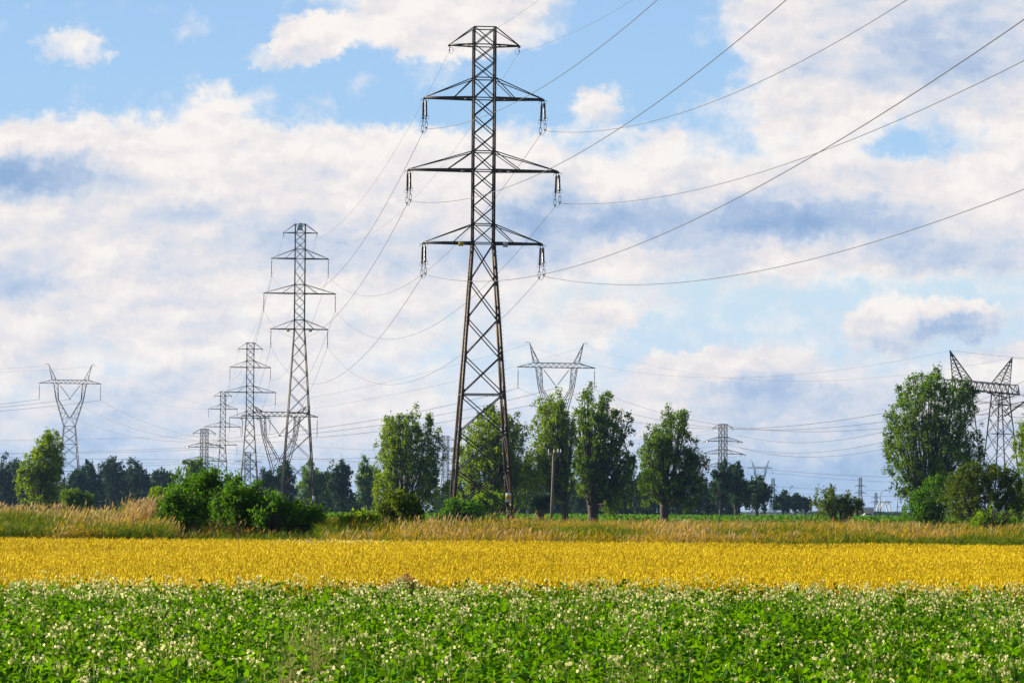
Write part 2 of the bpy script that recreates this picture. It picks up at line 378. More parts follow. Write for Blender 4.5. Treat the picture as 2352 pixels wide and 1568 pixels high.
def vnoise(x, y, s, seed=0):
    """cheap smooth 2-D value noise in 0..1"""
    g = np.random.default_rng(seed).random((64, 64)); x, y = x / s, y / s
    i, j = np.floor(x).astype(int), np.floor(y).astype(int); fx, fy = x - i, y - j
    fx, fy = fx * fx * (3 - 2 * fx), fy * fy * (3 - 2 * fy)
    G = lambda a, b: g[a % 64, b % 64]
    return (G(i, j) * (1 - fx) + G(i + 1, j) * fx) * (1 - fy) + (G(i, j + 1) * (1 - fx) + G(i + 1, j + 1) * fx) * fy
def scatter(n, y0, y1, margin, dens_fn=None):
    Y = np.sqrt(rng.random(n) * (y1 ** 2 - y0 ** 2) + y0 ** 2); hw = 0.156 * Y + margin
    X = (rng.random(n) * 2 - 1) * hw
    if dens_fn is not None:
        k = rng.random(n) < dens_fn(X, Y); X, Y = X[k], Y[k]
    return X, Y
PY1 = 44.0
def lift(x, y):
    """the crop stands higher towards the wheat and is pressed down along two old wheel tracks"""
    w = .35 * (vnoise(x, y * 0, 2.0, 12) - .5)
    return -.26 * np.exp(-((y - 24.6 + w * 2) / .40) ** 2) - .22 * np.exp(-((y - 31.2 + w * 2) / .45) ** 2)
def potato():
    b = MB()
    # plants on ridges that run across the view
    Y0 = 18.5; px, py = [], []
    row = Y0
    while row < PY1 - 0.2:
        hw = 0.156 * row + 3.0; n = int(2 * hw / 0.40)
        px.append(np.linspace(-hw, hw, n) + rng.normal(size=n) * .07); py.append(np.full(n, row) + rng.normal(size=n) * .09); row += 0.75
    px, py = np.concatenate(px), np.concatenate(py); n = len(px)
    hgt = 0.30 + 0.28 * vnoise(px, py, 1.3, 3) + 0.30 * vnoise(px, py, .42, 4)
    f_ = np.clip((py - 30) / 9, 0, 1); hgt = hgt * (1 - f_) + (.65 + .14 * (vnoise(px, py, .42, 4) - .5)) * f_ + lift(px, py)
    gap = vnoise(px, py, 2.6, 9); keep = ~((gap > .70) & (rng.random(n) < .5)); px, py, hgt = px[keep], py[keep], hgt[keep]; n = len(px)
    near = np.clip((30 - py) / 12, 0, 1)
    K = 210
    idx = np.repeat(np.arange(n), K); N = len(idx)
    th = rng.random(N) * 6.283; ph = np.arccos(1 - rng.random(N) * .95)       # upper dome
    rr = 0.55 + .45 * rng.random(N) ** .5
    R0 = 0.24 + 0.09 * rng.random(n)
    dirv = np.stack([np.sin(ph) * np.cos(th), np.sin(ph) * np.sin(th), np.cos(ph)], 1)
    C = np.stack([px[idx], py[idx], 0 * th], 1) + dirv * rr[:, None] * np.stack([R0[idx], R0[idx], hgt[idx]], 1)
    C[:, 2] += 0.10 + rng.normal(size=N) * .03
    D = dirv * [1, 1, .15] + rng.normal(size=(N, 3)) * .45
    D[:, 2] -= .15
    Nn = dirv + rng.normal(size=(N, 3)) * .55 + [0, 0, .6]
    L = .036 + .036 * rng.random(N)
    b.leaves(C, L, L * .76, D, 0, np.clip(.42 + .2 * rng.normal(size=N) + .25 * (vnoise(px, py, 1.0, 5)[idx] - .5), 0, 1), .18, Nn)
    o = b.build('potato_foliage', M['potato'])
    tag(o, 'dense dark green potato plants in flower across the foreground', 'potato crop', kind='stuff')
    # blossom
    f = MB(); X, Y = scatter(9000, 18.5, PY1, 3.0, lambda x, y: np.clip(.20 + 1.8 * (vnoise(x, y, .55, 11) - .45) + .12 * (y - 20) / 24, .04, 1))
    hx = 0.30 + 0.28 * vnoise(X, Y, 1.3, 3) + 0.30 * vnoise(X, Y, .42, 4) + .05 + rng.random(len(X)) * .13
    f_ = np.clip((Y - 30) / 9, 0, 1); hx = hx * (1 - f_) + (.67 + .14 * (vnoise(X, Y, .42, 4) - .5) + .12 * rng.random(len(X))) * f_ + lift(X, Y)
    m = len(X); B = np.stack([X, Y, hx - .22], 1); top = np.stack([X + rng.normal(size=m) * .03, Y + rng.normal(size=m) * .03, hx], 1)
    Dv = top - B; f.leaves(B, np.linalg.norm(Dv, axis=1), .012, Dv, 1, None, .3)
    k = rng.integers(3, 9, m); idx = np.repeat(np.arange(m), k); N = len(idx)
    off = rng.normal(size=(N, 3)) * [.030, .030, .020]; c = top[idx] + off
    Dv = c - (top[idx] - [0, 0, .05]); f.leaves(top[idx] - [0, 0, .05], np.linalg.norm(Dv, axis=1), .008, Dv, 1)
    ax = rng.normal(size=(N, 3)) * .5 + off / .06 + [0, -.25, .45]; ax /= np.linalg.norm(ax, axis=1)[:, None]
    a = np.cross(ax, [0.3, 1.0, 0.1]); a /= np.linalg.norm(a, axis=1)[:, None]; bb = np.cross(ax, a)
    r = (.0075 + .0050 * rng.random(N)) * (1 + .2 * (c[:, 1] > 34)); ph0 = rng.random(N) * 6.28; tn = np.clip(rng.normal(.50, .30, N), 0, 1)
    for s_ in range(5):                                                    # five petals
        t = ph0 + s_ * 1.2566
        P = lambda an, q, h: c + (a * np.cos(an)[:, None] + bb * np.sin(an)[:, None]) * (r * q)[:, None] + ax * (r * h)[:, None]
        V = np.stack([c, P(t - .5, .8, .15), P(t, 1.15, .1), P(t + .5, .8, .15)], 1).reshape(-1, 3)
        f.add(V, [np.arange(N)[:, None] * 4 + [[0, 1, 2, 3]]], 0, np.repeat(tn, 4))
    V = np.stack([c + a * (r * .3)[:, None], c - a * (r * .15)[:, None] + bb * (r * .26)[:, None], c - a * (r * .15)[:, None] - bb * (r * .26)[:, None], c + ax * (r * .8)[:, None]], 1).reshape(-1, 3)
    q = np.arange(N)[:, None] * 4; f.add(V, [np.concatenate([q + [[0, 1, 3]], q + [[1, 2, 3]], q + [[2, 0, 3]]])], 2, np.repeat(rng.random(N), 4))
    tag(f.build('potato_blossom', [M['petal'], M['stalk'], M['stamen']]), 'white potato blossom with yellow centres above the green leaves', 'blossom', kind='stuff')
potato()

WY1 = 105.0
def wheat():
    b = MB()
    for y0, y1, n, sc_ in ((PY1 + .15, PY1 + 1.2, 9000, 1.0), (PY1 + .3, 60, 80000, 1.0), (60, 80, 60000, 1.1), (80, WY1, 56000, 1.35)):
        X, Y = scatter(n, y0, y1, 4.0); n = len(X)
        if y0 < 50: Y = Y + .5 * (vnoise(X, Y * 0, 1.7, 21) - .5)
        low = np.exp(-(((X - .082 * Y) / 1.6) ** 2 + ((Y - 96) / 3.5) ** 2)) * .4
        z = .45 + .06 * vnoise(X, Y, 3.0, 22) + .17 * rng.random(n) ** .7 + .05 * vnoise(X, Y, .7, 24) - low
        if y1 < 50: z = z * (.55 + .45 * np.clip((Y - y0) / 1.0 + .5 * rng.random(n), 0, 1))
        wind = np.stack([.07 + .05 * rng.normal(size=n), .03 * rng.normal(size=n)], 1)
        base = np.stack([X, Y, 0 * X], 1); tn = np.clip(.55 + .24 * rng.normal(size=n) + .35 * (vnoise(X, Y, 5.0, 23) - .5), 0, 1)
        b.blades(base, z, .012 * sc_, wind, 1, rng.random(n))
        k = rng.random(n) < .6
        b.leaves(base[k] + np.stack([wind[k, 0] * .6, wind[k, 1] * .6, z[k] * (.45 + .4 * rng.random(k.sum()))], 1), .16, .018 * sc_, rng.normal(size=(k.sum(), 3)) * [1, 1, .3] + [.3, 0, .3], 1)
        top = base + np.concatenate([wind, z[:, None]], 1); L = (.085 + .02 * rng.random(n)) * (1 + .1 * (sc_ - 1))
        d = np.stack([.35 + .25 * rng.normal(size=n), .2 * rng.normal(size=n), 1.0 * np.ones(n)], 1); d /= np.linalg.norm(d, axis=1)[:, None]
        a = np.cross(d, [0, 1.0, .1]); a /= np.linalg.norm(a, axis=1)[:, None]; c2 = np.cross(d, a); r = (.0095 * sc_)
        th = rng.random(n) * 2.1
        ring = [top + d * (L * .35)[:, None] + r * (a * np.cos(th + q)[:, None] + c2 * np.sin(th + q)[:, None]) for q in (0, 2.094, 4.189)]
        V = np.stack([top] + ring + [top + d * L[:, None]], 1).reshape(-1, 3); q = np.arange(n)[:, None] * 5
        F = np.concatenate([q + [[0, i, j]] for i, j in ((2, 1), (3, 2), (1, 3))] + [q + [[4, i, j]] for i, j in ((1, 2), (2, 3), (3, 1))])
        b.add(V, [F], 0, np.repeat(tn, 5))
        # awns
        k = rng.random(n) < .5; b.leaves(top[k] + d[k] * (L[k] * .7)[:, None], .05, .004 * sc_, d[k] + rng.normal(size=(k.sum(), 3)) * .25, 0, np.ones(k.sum()))
    tag(b.build('wheat_field', [M['wheat'], M['wheat_stem']]), 'golden ripe wheat in a flat band behind the potato plants', 'wheat crop', kind='stuff')
    # daisies along the far edge and a rusty weed patch at the near edge
    f = MB(); n = 420; px = 620 + 480 * rng.random(n); px[:300] = rng.normal(800, 75, 300); Y = 97 + 8 * rng.random(n)
    X = (px - 1176) / FPX * Y; c = np.stack([X, Y, .64 + .10 * rng.random(n)], 1)
    f.leaves(c, .04, .04, rng.normal(size=(n, 3)), 0, None, .1)
    f.blades(np.stack([X, Y, 0 * X], 1), c[:, 2], .012, np.zeros((n, 2)), 1)
    tag(f.build('daisies', [M['petal'], M['stalk']]), 'small white daisies along the far edge of the wheat', 'wild flowers', kind='stuff')
    g = MB(); n = 1800; X = rng.normal((925 - 1176) / FPX * 44.6, .13, n); Y = 44.1 + .5 * rng.random(n)
    h = .66 + .18 * rng.random(n) * np.exp(-((X + 1.40) / .16) ** 2); g.blades(np.stack([X, Y, 0 * X], 1), h, .010, rng.normal(size=(n, 2)) * .08)
    g.leaves(np.stack([X, Y, h * (.75 + .25 * rng.random(n))], 1), .05, .02, rng.normal(size=(n, 3)) + [0, 0, 1])
    tag(g.build('rusty_weed', M['rust']), 'rust brown dry weed clump between the potatoes and the wheat', 'weed')
wheat()

def grasses():
    PX = lambda x, y: 1176 + x / y * FPX
    # (name, px0, px1, y0, y1, n, height fn, mats weights [weed, gold, pink])
    def strip(name, label, cat, x0, x1, y0, y1, n, hfn, pw, heads=.35):
        b = MB(); Y = y0 + (y1 - y0) * rng.random(n); P = x0 + (x1 - x0) * rng.random(n); X = (P - 1176) / FPX * Y
        h = hfn(P, Y, X) * (.55 + .48 * rng.random(n)) * (.84 + .32 * vnoise(X, Y, .9, 46)); base = np.stack([X, Y, 0 * X], 1)
        tn = np.clip(.5 + .25 * rng.normal(size=n), 0, 1)
        sel = vnoise(X, Y, 3.0, 31) * .75 + vnoise(X, Y, .8, 32) * .30 + .13 * rng.normal(size=n)
        w = pw(P, Y)                                      # two thresholds
        m = (sel > w[0]).astype(int) + (sel > w[1]).astype(int)
        for i in range(3):
            k = m == i; c = k.sum()
            if not c: continue
            lean = np.stack([.13 + .16 * rng.normal(size=c), .14 * rng.normal(size=c)], 1) * h[k][:, None]
            b.blades(base[k], h[k], .022, lean, i, tn[k])
            # side leaves
            kk = np.nonzero(k)[0]; kk = np.repeat(kk, 2 if i else 3); cc = len(kk)
            b.leaves(base[kk] + np.stack([.05 * rng.normal(size=cc), .05 * rng.normal(size=cc), h[kk] * (.2 + .6 * rng.random(cc))], 1), .18 + .14 * rng.random(cc), .03, rng.normal(size=(cc, 3)) * [.8, .8, .3] + [.3, 0, .9], i if i < 2 else 1)
            if i:
                q = rng.random(c) < heads * (1 if i == 2 else .25); tip = base[k][q] + np.concatenate([lean[q], h[k][q][:, None]], 1)
                d = np.stack([.35 + .2 * rng.normal(size=q.sum()), .15 * rng.normal(size=q.sum()), np.ones(q.sum())], 1)
                b.leaves(tip - d * .08, .12 + .10 * rng.random(q.sum()) + .05 * (i == 2), .028 + .008 * (i == 2), d, i, .5 + .5 * rng.random(q.sum()), .35)
                b.leaves(tip - d * .06, .11, .024, d + .2 * rng.normal(size=d.shape), i, .5 + .5 * rng.random(q.sum()), .35)
        tag(b.build(name, [M['weed'], M['gold_grass'], M['pink_grass']]), label, cat, kind='stuff')
    C = lambda a, b_: (lambda P, Y: (a + 0 * P, b_ + 0 * P))
    strip('reed_grass', 'tall pinkish reed grass along the left edge of the wheat', 'reed grass', -120, 395, 106, 132, 46000,
          lambda P, Y, X: np.where(Y < 114, 1.15 + .25 * vnoise(X, Y, 1.5, 45), 1.35 + .40 * vnoise(X, Y, 2.0, 41) + .28 * (P > 280)), lambda P, Y: (np.where(Y < 114, .64, .48), np.where(Y < 114, .84, .58)), .8)
    strip('low_weeds', 'low green weeds growing in front of the shrubs', 'weeds', 360, 1240, 105.5, 126, 34000,
          lambda P, Y, X: np.where(Y < 111, np.where((P > 385) & (P < 740), .66, .92) + .22 * vnoise(X, Y, 1.2, 45), .9 + .3 * vnoise(X, Y, 2.5, 42) + .35 * (P > 730)), lambda P, Y: (np.where((P > 980), .55, .66), np.where(P > 980, .74, .84)), .35)
    strip('golden_grass', 'golden wild grass with pale seed heads behind the wheat on the right', 'wild grass', 1200, 2500, 105.5, 140, 95000,
          lambda P, Y, X: np.where(Y < 113, .95 + .25 * vnoise(X, Y, 1.5, 45), 0.85 + .50 * vnoise(X, Y, 3.0, 43) + .08 * (P > 1600)), lambda P, Y: (np.where(Y < 113, .54, .52) + 0 * P, .80 + 0 * P), .35)
    strip('meadow_grass', 'sunlit grass around the tree trunks and the pylon feet', 'meadow grass', -100, 2500, 170, 330, 30000,
          lambda P, Y, X: .9 + .3 * vnoise(X, Y, 6.0, 44), lambda P, Y: (.40 + 0 * P, .75 + 0 * P), .3)
grasses()
def crop_far():
    b = MB(); n = 60000; Y = 430 + 560 * rng.random(n) ** 1.6; X = (rng.random(n) * 2 - 1) * (.16 * Y + 20)
    b.leaves(np.stack([X, Y, (.25 + .62 * rng.random(n) ** .5) * (1 - .25 * (Y < 440))], 1), .5, .35, rng.normal(size=(n, 3)) * [1, 1, .25] + [0, 0, .2])
    tag(b.build('far_crop', M['elder']), 'green root crop field stretching away behind the row of trees', 'crop field', kind='stuff')
crop_far()

# ------------------------------------------------------------------ lattice pylons
def lattice_panels(b, zs, half, w, wd=None, mid=None):
    """X bracing on the four faces between heights zs; half(z)->(hx,hy)"""
    for z0, z1 in zip(zs[:-1], zs[1:]):
        a, c = half(z0), half(z1)
        for f in range(4):
            def cor(h, z, s):
                return {0: (s * h[0], -h[1], z), 1: (s * h[0], h[1], z), 2: (-h[0], s * h[1], z), 3: (h[0], s * h[1], z)}[f]
            b.bar(cor(a, z0, -1), cor(c, z1, 1), w); b.bar(cor(a, z0, 1), cor(c, z1, -1), w)
def ring_bars(b, z, half, w):
    hx, hy = half(z)
    for p, q in (((-hx, -hy), (hx, -hy)), ((hx, -hy), (hx, hy)), ((hx, hy), (-hx, hy)), ((-hx, hy), (-hx, -hy))):
        b.bar((*p, z), (*q, z), w)
def ribbed(b, p, q, r, n=12, mi=0):
    p, q = np.asarray(p, float), np.asarray(q, float); t = np.linspace(0, 1, 2 * n + 1)
    rad = np.where(np.arange(2 * n + 1) % 2 == 0, r * .45, r); b.tube(p + (q - p) * t[:, None], rad, 8, mi)
def four_arm_pylon(name, label, X, Y, yaw, H, arms, waist, base_half, head_half, mat, lw=.20, dw=.09, strings='single', drop=3.0, group='four armed lattice pylons', nodes=None, splay=(1.5, .07), earth_drop=.55):
    """arms: list of (z chord, z hanger, half length). returns attachment points {('U','L'):(front,back)..}"""
    root = empty(name, (X, Y, 0), yaw, label, 'pylon', group)
    def half(z):
        h = head_half if z >= waist else head_half + (base_half - head_half) * (waist - z) / waist
        return (h, h)
    # body
    b = MB()
    for sx in (-1, 1):
        for sy in (-1, 1):
            hb = half(waist)[0]
            b.bar((sx * hb, sy * hb, waist), (sx * head_half, sy * head_half, H), lw * .85)
    hs = [H] + sorted({z for a in arms for z in (a[0], a[1])} - {H}, reverse=True)
    hs2 = [hs[0]]
    for z in hs[1:]:
        k = max(1, round((hs2[-1] - z) / 1.9)); z0 = hs2[-1]
        hs2 += [z0 + (z - z0) * (i + 1) / k for i in range(k)]
    lattice_panels(b, hs2, half, dw)
    for z in hs: ring_bars(b, z, half, dw * 1.1)
    b.build('lattice_head', mat, root)
    b = MB()
    if nodes is None:
        nodes = [waist]; step = 2.6
        while nodes[-1] > 4.0: nodes.append(nodes[-1] - step); step *= 1.10
        nodes = [waist + (z - waist) * (waist - .4) / (waist - nodes[-1]) for z in nodes]
    lattice_panels(b, nodes, half, dw * 1.15)
    ring_bars(b, nodes[len(nodes) // 2], half, dw * 1.3); ring_bars(b, 1.3, half, dw * 1.1)
    b.build('lattice_bracing', mat, root)
    for sx in (-1, 1):
        for sy in (-1, 1):
            l = MB(); hb = half(0)[0]; hw = half(waist)[0]
            l.bar((sx * hb, sy * hb, 0.15), (sx * hw, sy * hw, waist), lw)
            if lw > .18 and sy < 0:
                for i in range(60):                       # step bolts and splice plates
                    z = 2 + i * (waist - 2) / 60; h = half(z)[0]; l.bar((sx * h, -h, z), (sx * (h + .28), -h, z), .022)
                for z in nodes[1:-1]:
                    h = half(z)[0]; l.bar((sx * h, -h - .02, z - .45), (sx * half(z + .9)[0], -half(z + .9)[0] - .02, z + .45), lw * 1.2, lw * 1.1)
            o = l.build('leg', M['steel_rust'] if strings == 'V' else mat, root)
            ft = MB(); ft.box((sx * hb, sy * hb, .12), (.9, .9, .5)); ft.build('footing', M['concrete'], o)
    pts = {}
    for ai, (zc, zh, hl) in enumerate(arms):
        for sx in (-1, 1):
            a = MB(); hb = head_half; tip = np.array([sx * hl, 0, zc])
            ch = lw * (1.05 if ai else .7)
            for sy in (-1, 1):
                a.bar((sx * hb, sy * hb, zc), tip + [0, sy * .12, 0], ch * .8, ch)
                a.bar((sx * hb, sy * hb, zh), tip + [0, sy * .06, .05], dw * 1.0)
                if ai: a.bar((sx * hb, sy * hb, zh), (sx * (hb + (hl - hb) * .42), sy * hb * .6, zc), dw * .9)
            n = 5 if ai else 3
            for i in range(n):
                t0, t1 = i / n, (i + 1) / n; s0 = 1 if i % 2 else -1
                p = lambda t, s: (sx * (hb + (hl - hb) * t), s * hb * (1 - t), zc)
                a.bar(p(t0, s0), p(t1, -s0), dw * .8)
            a.box(tip + [0, 0, -.05], (.25, .35, .16))
            a.build('crossarm', mat, root)
            if ai == 0:
                c = MB(); bot = tip + [0, 0, -earth_drop]
                c.tube([tip, tip + [0, 0, -earth_drop * .6], bot], [.03, .03, .05], 5)
                t = np.linspace(0, 2 * math.pi, 14); c.tube(np.stack([tip[0] - sx * .15 + .2 * np.cos(t), 0 * t, bot[2] + .05 + .28 * np.sin(t)], 1), .015, 4)
                c.build('earth_wire_clamp', mat, root); pts[('E', sx)] = (bot, bot)
            elif strings == 'V':
                ends = []
                for sy in (-1, 1):
                    c = MB(); top = tip + [-sy * .09, sy * .18, -.12]; end = np.array([sx * hl + splay[1] * (-sy), sy * splay[0], zc - drop])
                    d = end - top; m1 = top + d * .08; m2 = top + d * .60
                    c.tube([top, m1], .035, 6); ribbed(c, m1, m2, .135, 13)
                    t = np.linspace(0, 2 * math.pi, 16)
                    for sg in (-1, 1): c.tube(np.stack([m2[0] + sg * .13 + .11 * np.cos(t), m2[1] + 0 * t, m2[2] - .02 + .19 * np.sin(t)], 1), .013, 4)
                    c.tube([m2, end + [0, 0, .62]], .035, 6)
                    for sg in (-1, 1): c.bar(end + [sg * .10, 0, .60], end + [sg * .10, 0, .12], .04)
                    c.bar(end + [-.10, 0, .60], end + [.10, 0, .60], .05); c.bar(end + [-.12, 0, .12], end + [.12, 0, .12], .07)
                    c.bar(end + [0, 0, .14], end + [0, 0, -.06], .09); c.bar(top + [-.22, 0, 0], top + [.22, 0, 0], .05)
                    c.bar(top + [-.22, 0, 0], top + [-.28, 0, -.25], .03); c.bar(top + [.22, 0, 0], top + [.26, 0, -.22], .03)
                    c.build('insulator_string', M['disc'], root); ends.append(end)
                j = MB(); t = np.linspace(0, 1, 8)[:, None]; j.tube(ends[0] + (ends[1] - ends[0]) * t - np.array([0, 0, .22]) * 4 * t * (1 - t), .022, 5); j.build('jumper_wire', M['wire'], root)
                pts[(ai, sx)] = (ends[0], ends[1])
            elif strings == 'single':
                c = MB(); top = tip + [0, 0, -.1]; bot = tip + [0, 0, -drop]
                c.tube([top, top - [0, 0, .35]], .03, 5); ribbed(c, top - [0, 0, .35], bot + [0, 0, .35], .085, 9)
                c.tube([bot + [0, 0, .35], bot], .035, 5); c.box(bot, (.2, .3, .12))
                for z in (.5, drop - .55): c.bar(tip + [-.2, 0, -z], tip + [.2, 0, -z], .035)
                c.build('insulator_string', M['disc'], root); pts[(ai, sx)] = (bot, bot)
            else:                                          # strain strings, lying along the line
                e = []
                for sy in (-1, 1):
                    c = MB(); end = tip + [0, sy * 1.8, -.25]; c.tube([tip, end], .03, 5); ribbed(c, tip + (end - tip) * .15, tip + (end - tip) * .85, .12, 8)
                    c.build('insulator_string', M['disc'], root); e.append(end)
                j = MB(); t = np.linspace(0, 1, 12)[:, None]; j.tube(e[0] + (e[1] - e[0]) * t - np.array([0, 0, 1.3]) * 4 * t * (1 - t), .03, 4); j.build('jumper_wire', M['wire'], root)
                pts[(ai, sx)] = (e[0], e[1])
    mw = Matrix.Translation((X, Y, 0)) @ Matrix.Rotation(yaw, 4, 'Z')
    pts = {k: tuple(np.array(mw @ Vector(p)) for p in v) for k, v in pts.items()}
    return root, pts
def plate(root, c, w, h, mat, txt, tsize, ink):
    p = MB(); p.box((0, 0, 0), (w, .03, h)); o = p.build('sign_plate', mat, root, c)
    if txt: sign_text(txt, tsize, ink, o, (0, -.021, 0))
    return o

z1 = lambda y: at(1111, y, 295)[2]
H1 = z1(65); A1 = [(z1(105), H1, 3.15), (z1(227), z1(181), 5.35), (z1(392), z1(349), 6.72), (z1(559), z1(516), 5.32)]
X1 = at(1111, 300, 295)[0]
nodes1 = [z1(y) for y in (559, 646, 733, 819, 906, 994, 1081, 1166)] + [.5]
t1, p1 = four_arm_pylon('lattice_pylon', 'tallest nearest rust dark lattice pylon with four crossarms and yellow number plate', X1, 295, R(5), H1, A1, z1(559), 2.72, .95, M['steel_near'], .19, .082, 'V', 3.0, nodes=nodes1)
plate(t1, (-2.05, -1.10, z1(563)), .44, .40, M['yellow_sign'], '317', .26, M['ink'])
plate(t1, (1.95, -1.10, z1(564)), .44, .42, M['pale_sign'], '1497', .19, M['ink'])
w = MB(); w.box((0, 0, 0), (.52, .03, .80)); zs = at(1170, 1142, 292)[2]
wp = w.build('warning_plate', M['white_sign'], t1, (2.25, -2.62, zs))
w = MB(); w.box((0, 0, 0), (.53, .02, .38)); w.build('orange_panel', M['orange_sign'], wp, (0, -.02, .02))
sign_text('UWAGA', .13, M['ink'], wp, (0, -.034, .05)); sign_text('78', .2, M['blue_ink'], wp, (0, -.02, -.29))

def head(H):                                               # same head on every suspension pylon
    return [(H - 1.6, H, 3.1), (H - 6.35, H - 4.6, 5.2), (H - 12.75, H - 11.1, 6.55), (H - 19.3, H - 17.6, 5.2)]
def place(px, py_top, Y): P = at(px, py_top, Y); return P[0], P[2]
X2, H2 = place(690, 515, 602)
t2, p2 = four_arm_pylon('lattice_pylon', 'second dark lattice pylon from the tallest one, with number plate 19 at its top', X2, 602, R(7), H2, head(H2), H2 - 19.3, 3.15, .92, M['steel'], .17, .075, 'single', 3.2)
plate(t2, (-.15, -1.06, H2 - .55), 1.0, 1.35, M['pale_sign'], '19', .62, M['ink'])
plate(t2, (-2.1, -1.08, H2 - 19.6), .55, .45, M['yellow_sign'], None, 0, None); plate(t2, (2.0, -1.08, H2 - 19.6), .55, .45, M['pale_sign'], None, 0, None)
plate(t2, (2.75, -3.05, 3.6), .5, .8, M['white_sign'], None, 0, None)
X3, H3 = place(575.5, 787, 845)
t3, p3 = four_arm_pylon('lattice_pylon', 'third lattice pylon in the line, just left of the pylon numbered 19', X3, 845, R(7), H3, head(H3), H3 - 19.3, 2.75, .92, M['steel'], .19, .085, 'single', 3.2)
plate(t3, (-2.1, -1.08, H3 - 19.6), .55, .45, M['yellow_sign'], None, 0, None); plate(t3, (2.0, -1.08, H3 - 19.6), .55, .45, M['pale_sign'], None, 0, None)
X4, H4 = place(512.5, 899, 1190)
t4, p4 = four_arm_pylon('lattice_pylon', 'fourth lattice pylon in the line, standing behind the big shrub and left of the third', X4, 1190, R(7), H4, head(H4), H4 - 19.3, 2.75, .95, M['steel'], .22, .10, 'single', 3.0)

def strain_pylon(label, px, ytop, Y, yaw, ys, halfs, base, hh=.9, mat='steel', lw=.18, dw=.09):
    X, H = place(px, ytop, Y); zz = lambda y: at(px, y, Y)[2]
    arms = [(zz(a), zz(c), h) for (a, c), h in zip(ys, halfs)]
    return four_arm_pylon('strain_pylon', label, X, Y, yaw, H, arms, arms[-1][0], base, hh, M[mat], lw, dw, 'strain', group='squat strain pylons')
t5, p5 = strain_pylon('squat dense strain pylon rising behind the dark willow on the left of the pylon line', 469.5, 984.6, 1000, R(30), [(995, 984.6), (1026.5, 1015.6), (1058, 1047), (1088, 1077)], [3.7, 6.0, 7.1, 6.0], 2.6)
t6, p6 = strain_pylon('squat dense strain pylon standing behind a leafy tree right of the tree row', 1660.6, 973.6, 950, R(25), [(984, 973.6), (1013, 1002.5), (1041.8, 1031), (1071.5, 1061)], [3.35, 5.6, 6.6, 5.6], 2.4)
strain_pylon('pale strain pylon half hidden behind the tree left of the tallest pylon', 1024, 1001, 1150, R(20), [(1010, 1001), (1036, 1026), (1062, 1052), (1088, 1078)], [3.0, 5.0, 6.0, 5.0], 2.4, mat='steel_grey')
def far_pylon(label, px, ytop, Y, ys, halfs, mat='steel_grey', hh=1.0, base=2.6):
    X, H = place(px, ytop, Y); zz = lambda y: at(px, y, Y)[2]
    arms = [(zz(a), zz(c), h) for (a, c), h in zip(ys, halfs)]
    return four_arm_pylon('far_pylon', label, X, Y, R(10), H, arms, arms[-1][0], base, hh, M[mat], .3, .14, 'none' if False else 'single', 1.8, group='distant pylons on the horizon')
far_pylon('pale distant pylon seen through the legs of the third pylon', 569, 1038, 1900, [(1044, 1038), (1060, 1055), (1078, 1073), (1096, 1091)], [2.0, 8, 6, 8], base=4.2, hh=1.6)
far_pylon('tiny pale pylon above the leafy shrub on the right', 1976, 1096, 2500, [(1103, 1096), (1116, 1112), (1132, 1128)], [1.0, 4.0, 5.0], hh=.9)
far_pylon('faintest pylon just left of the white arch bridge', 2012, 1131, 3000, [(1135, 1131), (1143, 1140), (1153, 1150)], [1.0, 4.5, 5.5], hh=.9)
far_pylon('tiny pylon right of the small distant Y pylon', 1775.5, 1098, 2300, [(1104, 1098), (1114, 1110), (1126, 1122)], [1.0, 2.5, 3.0], hh=.9)

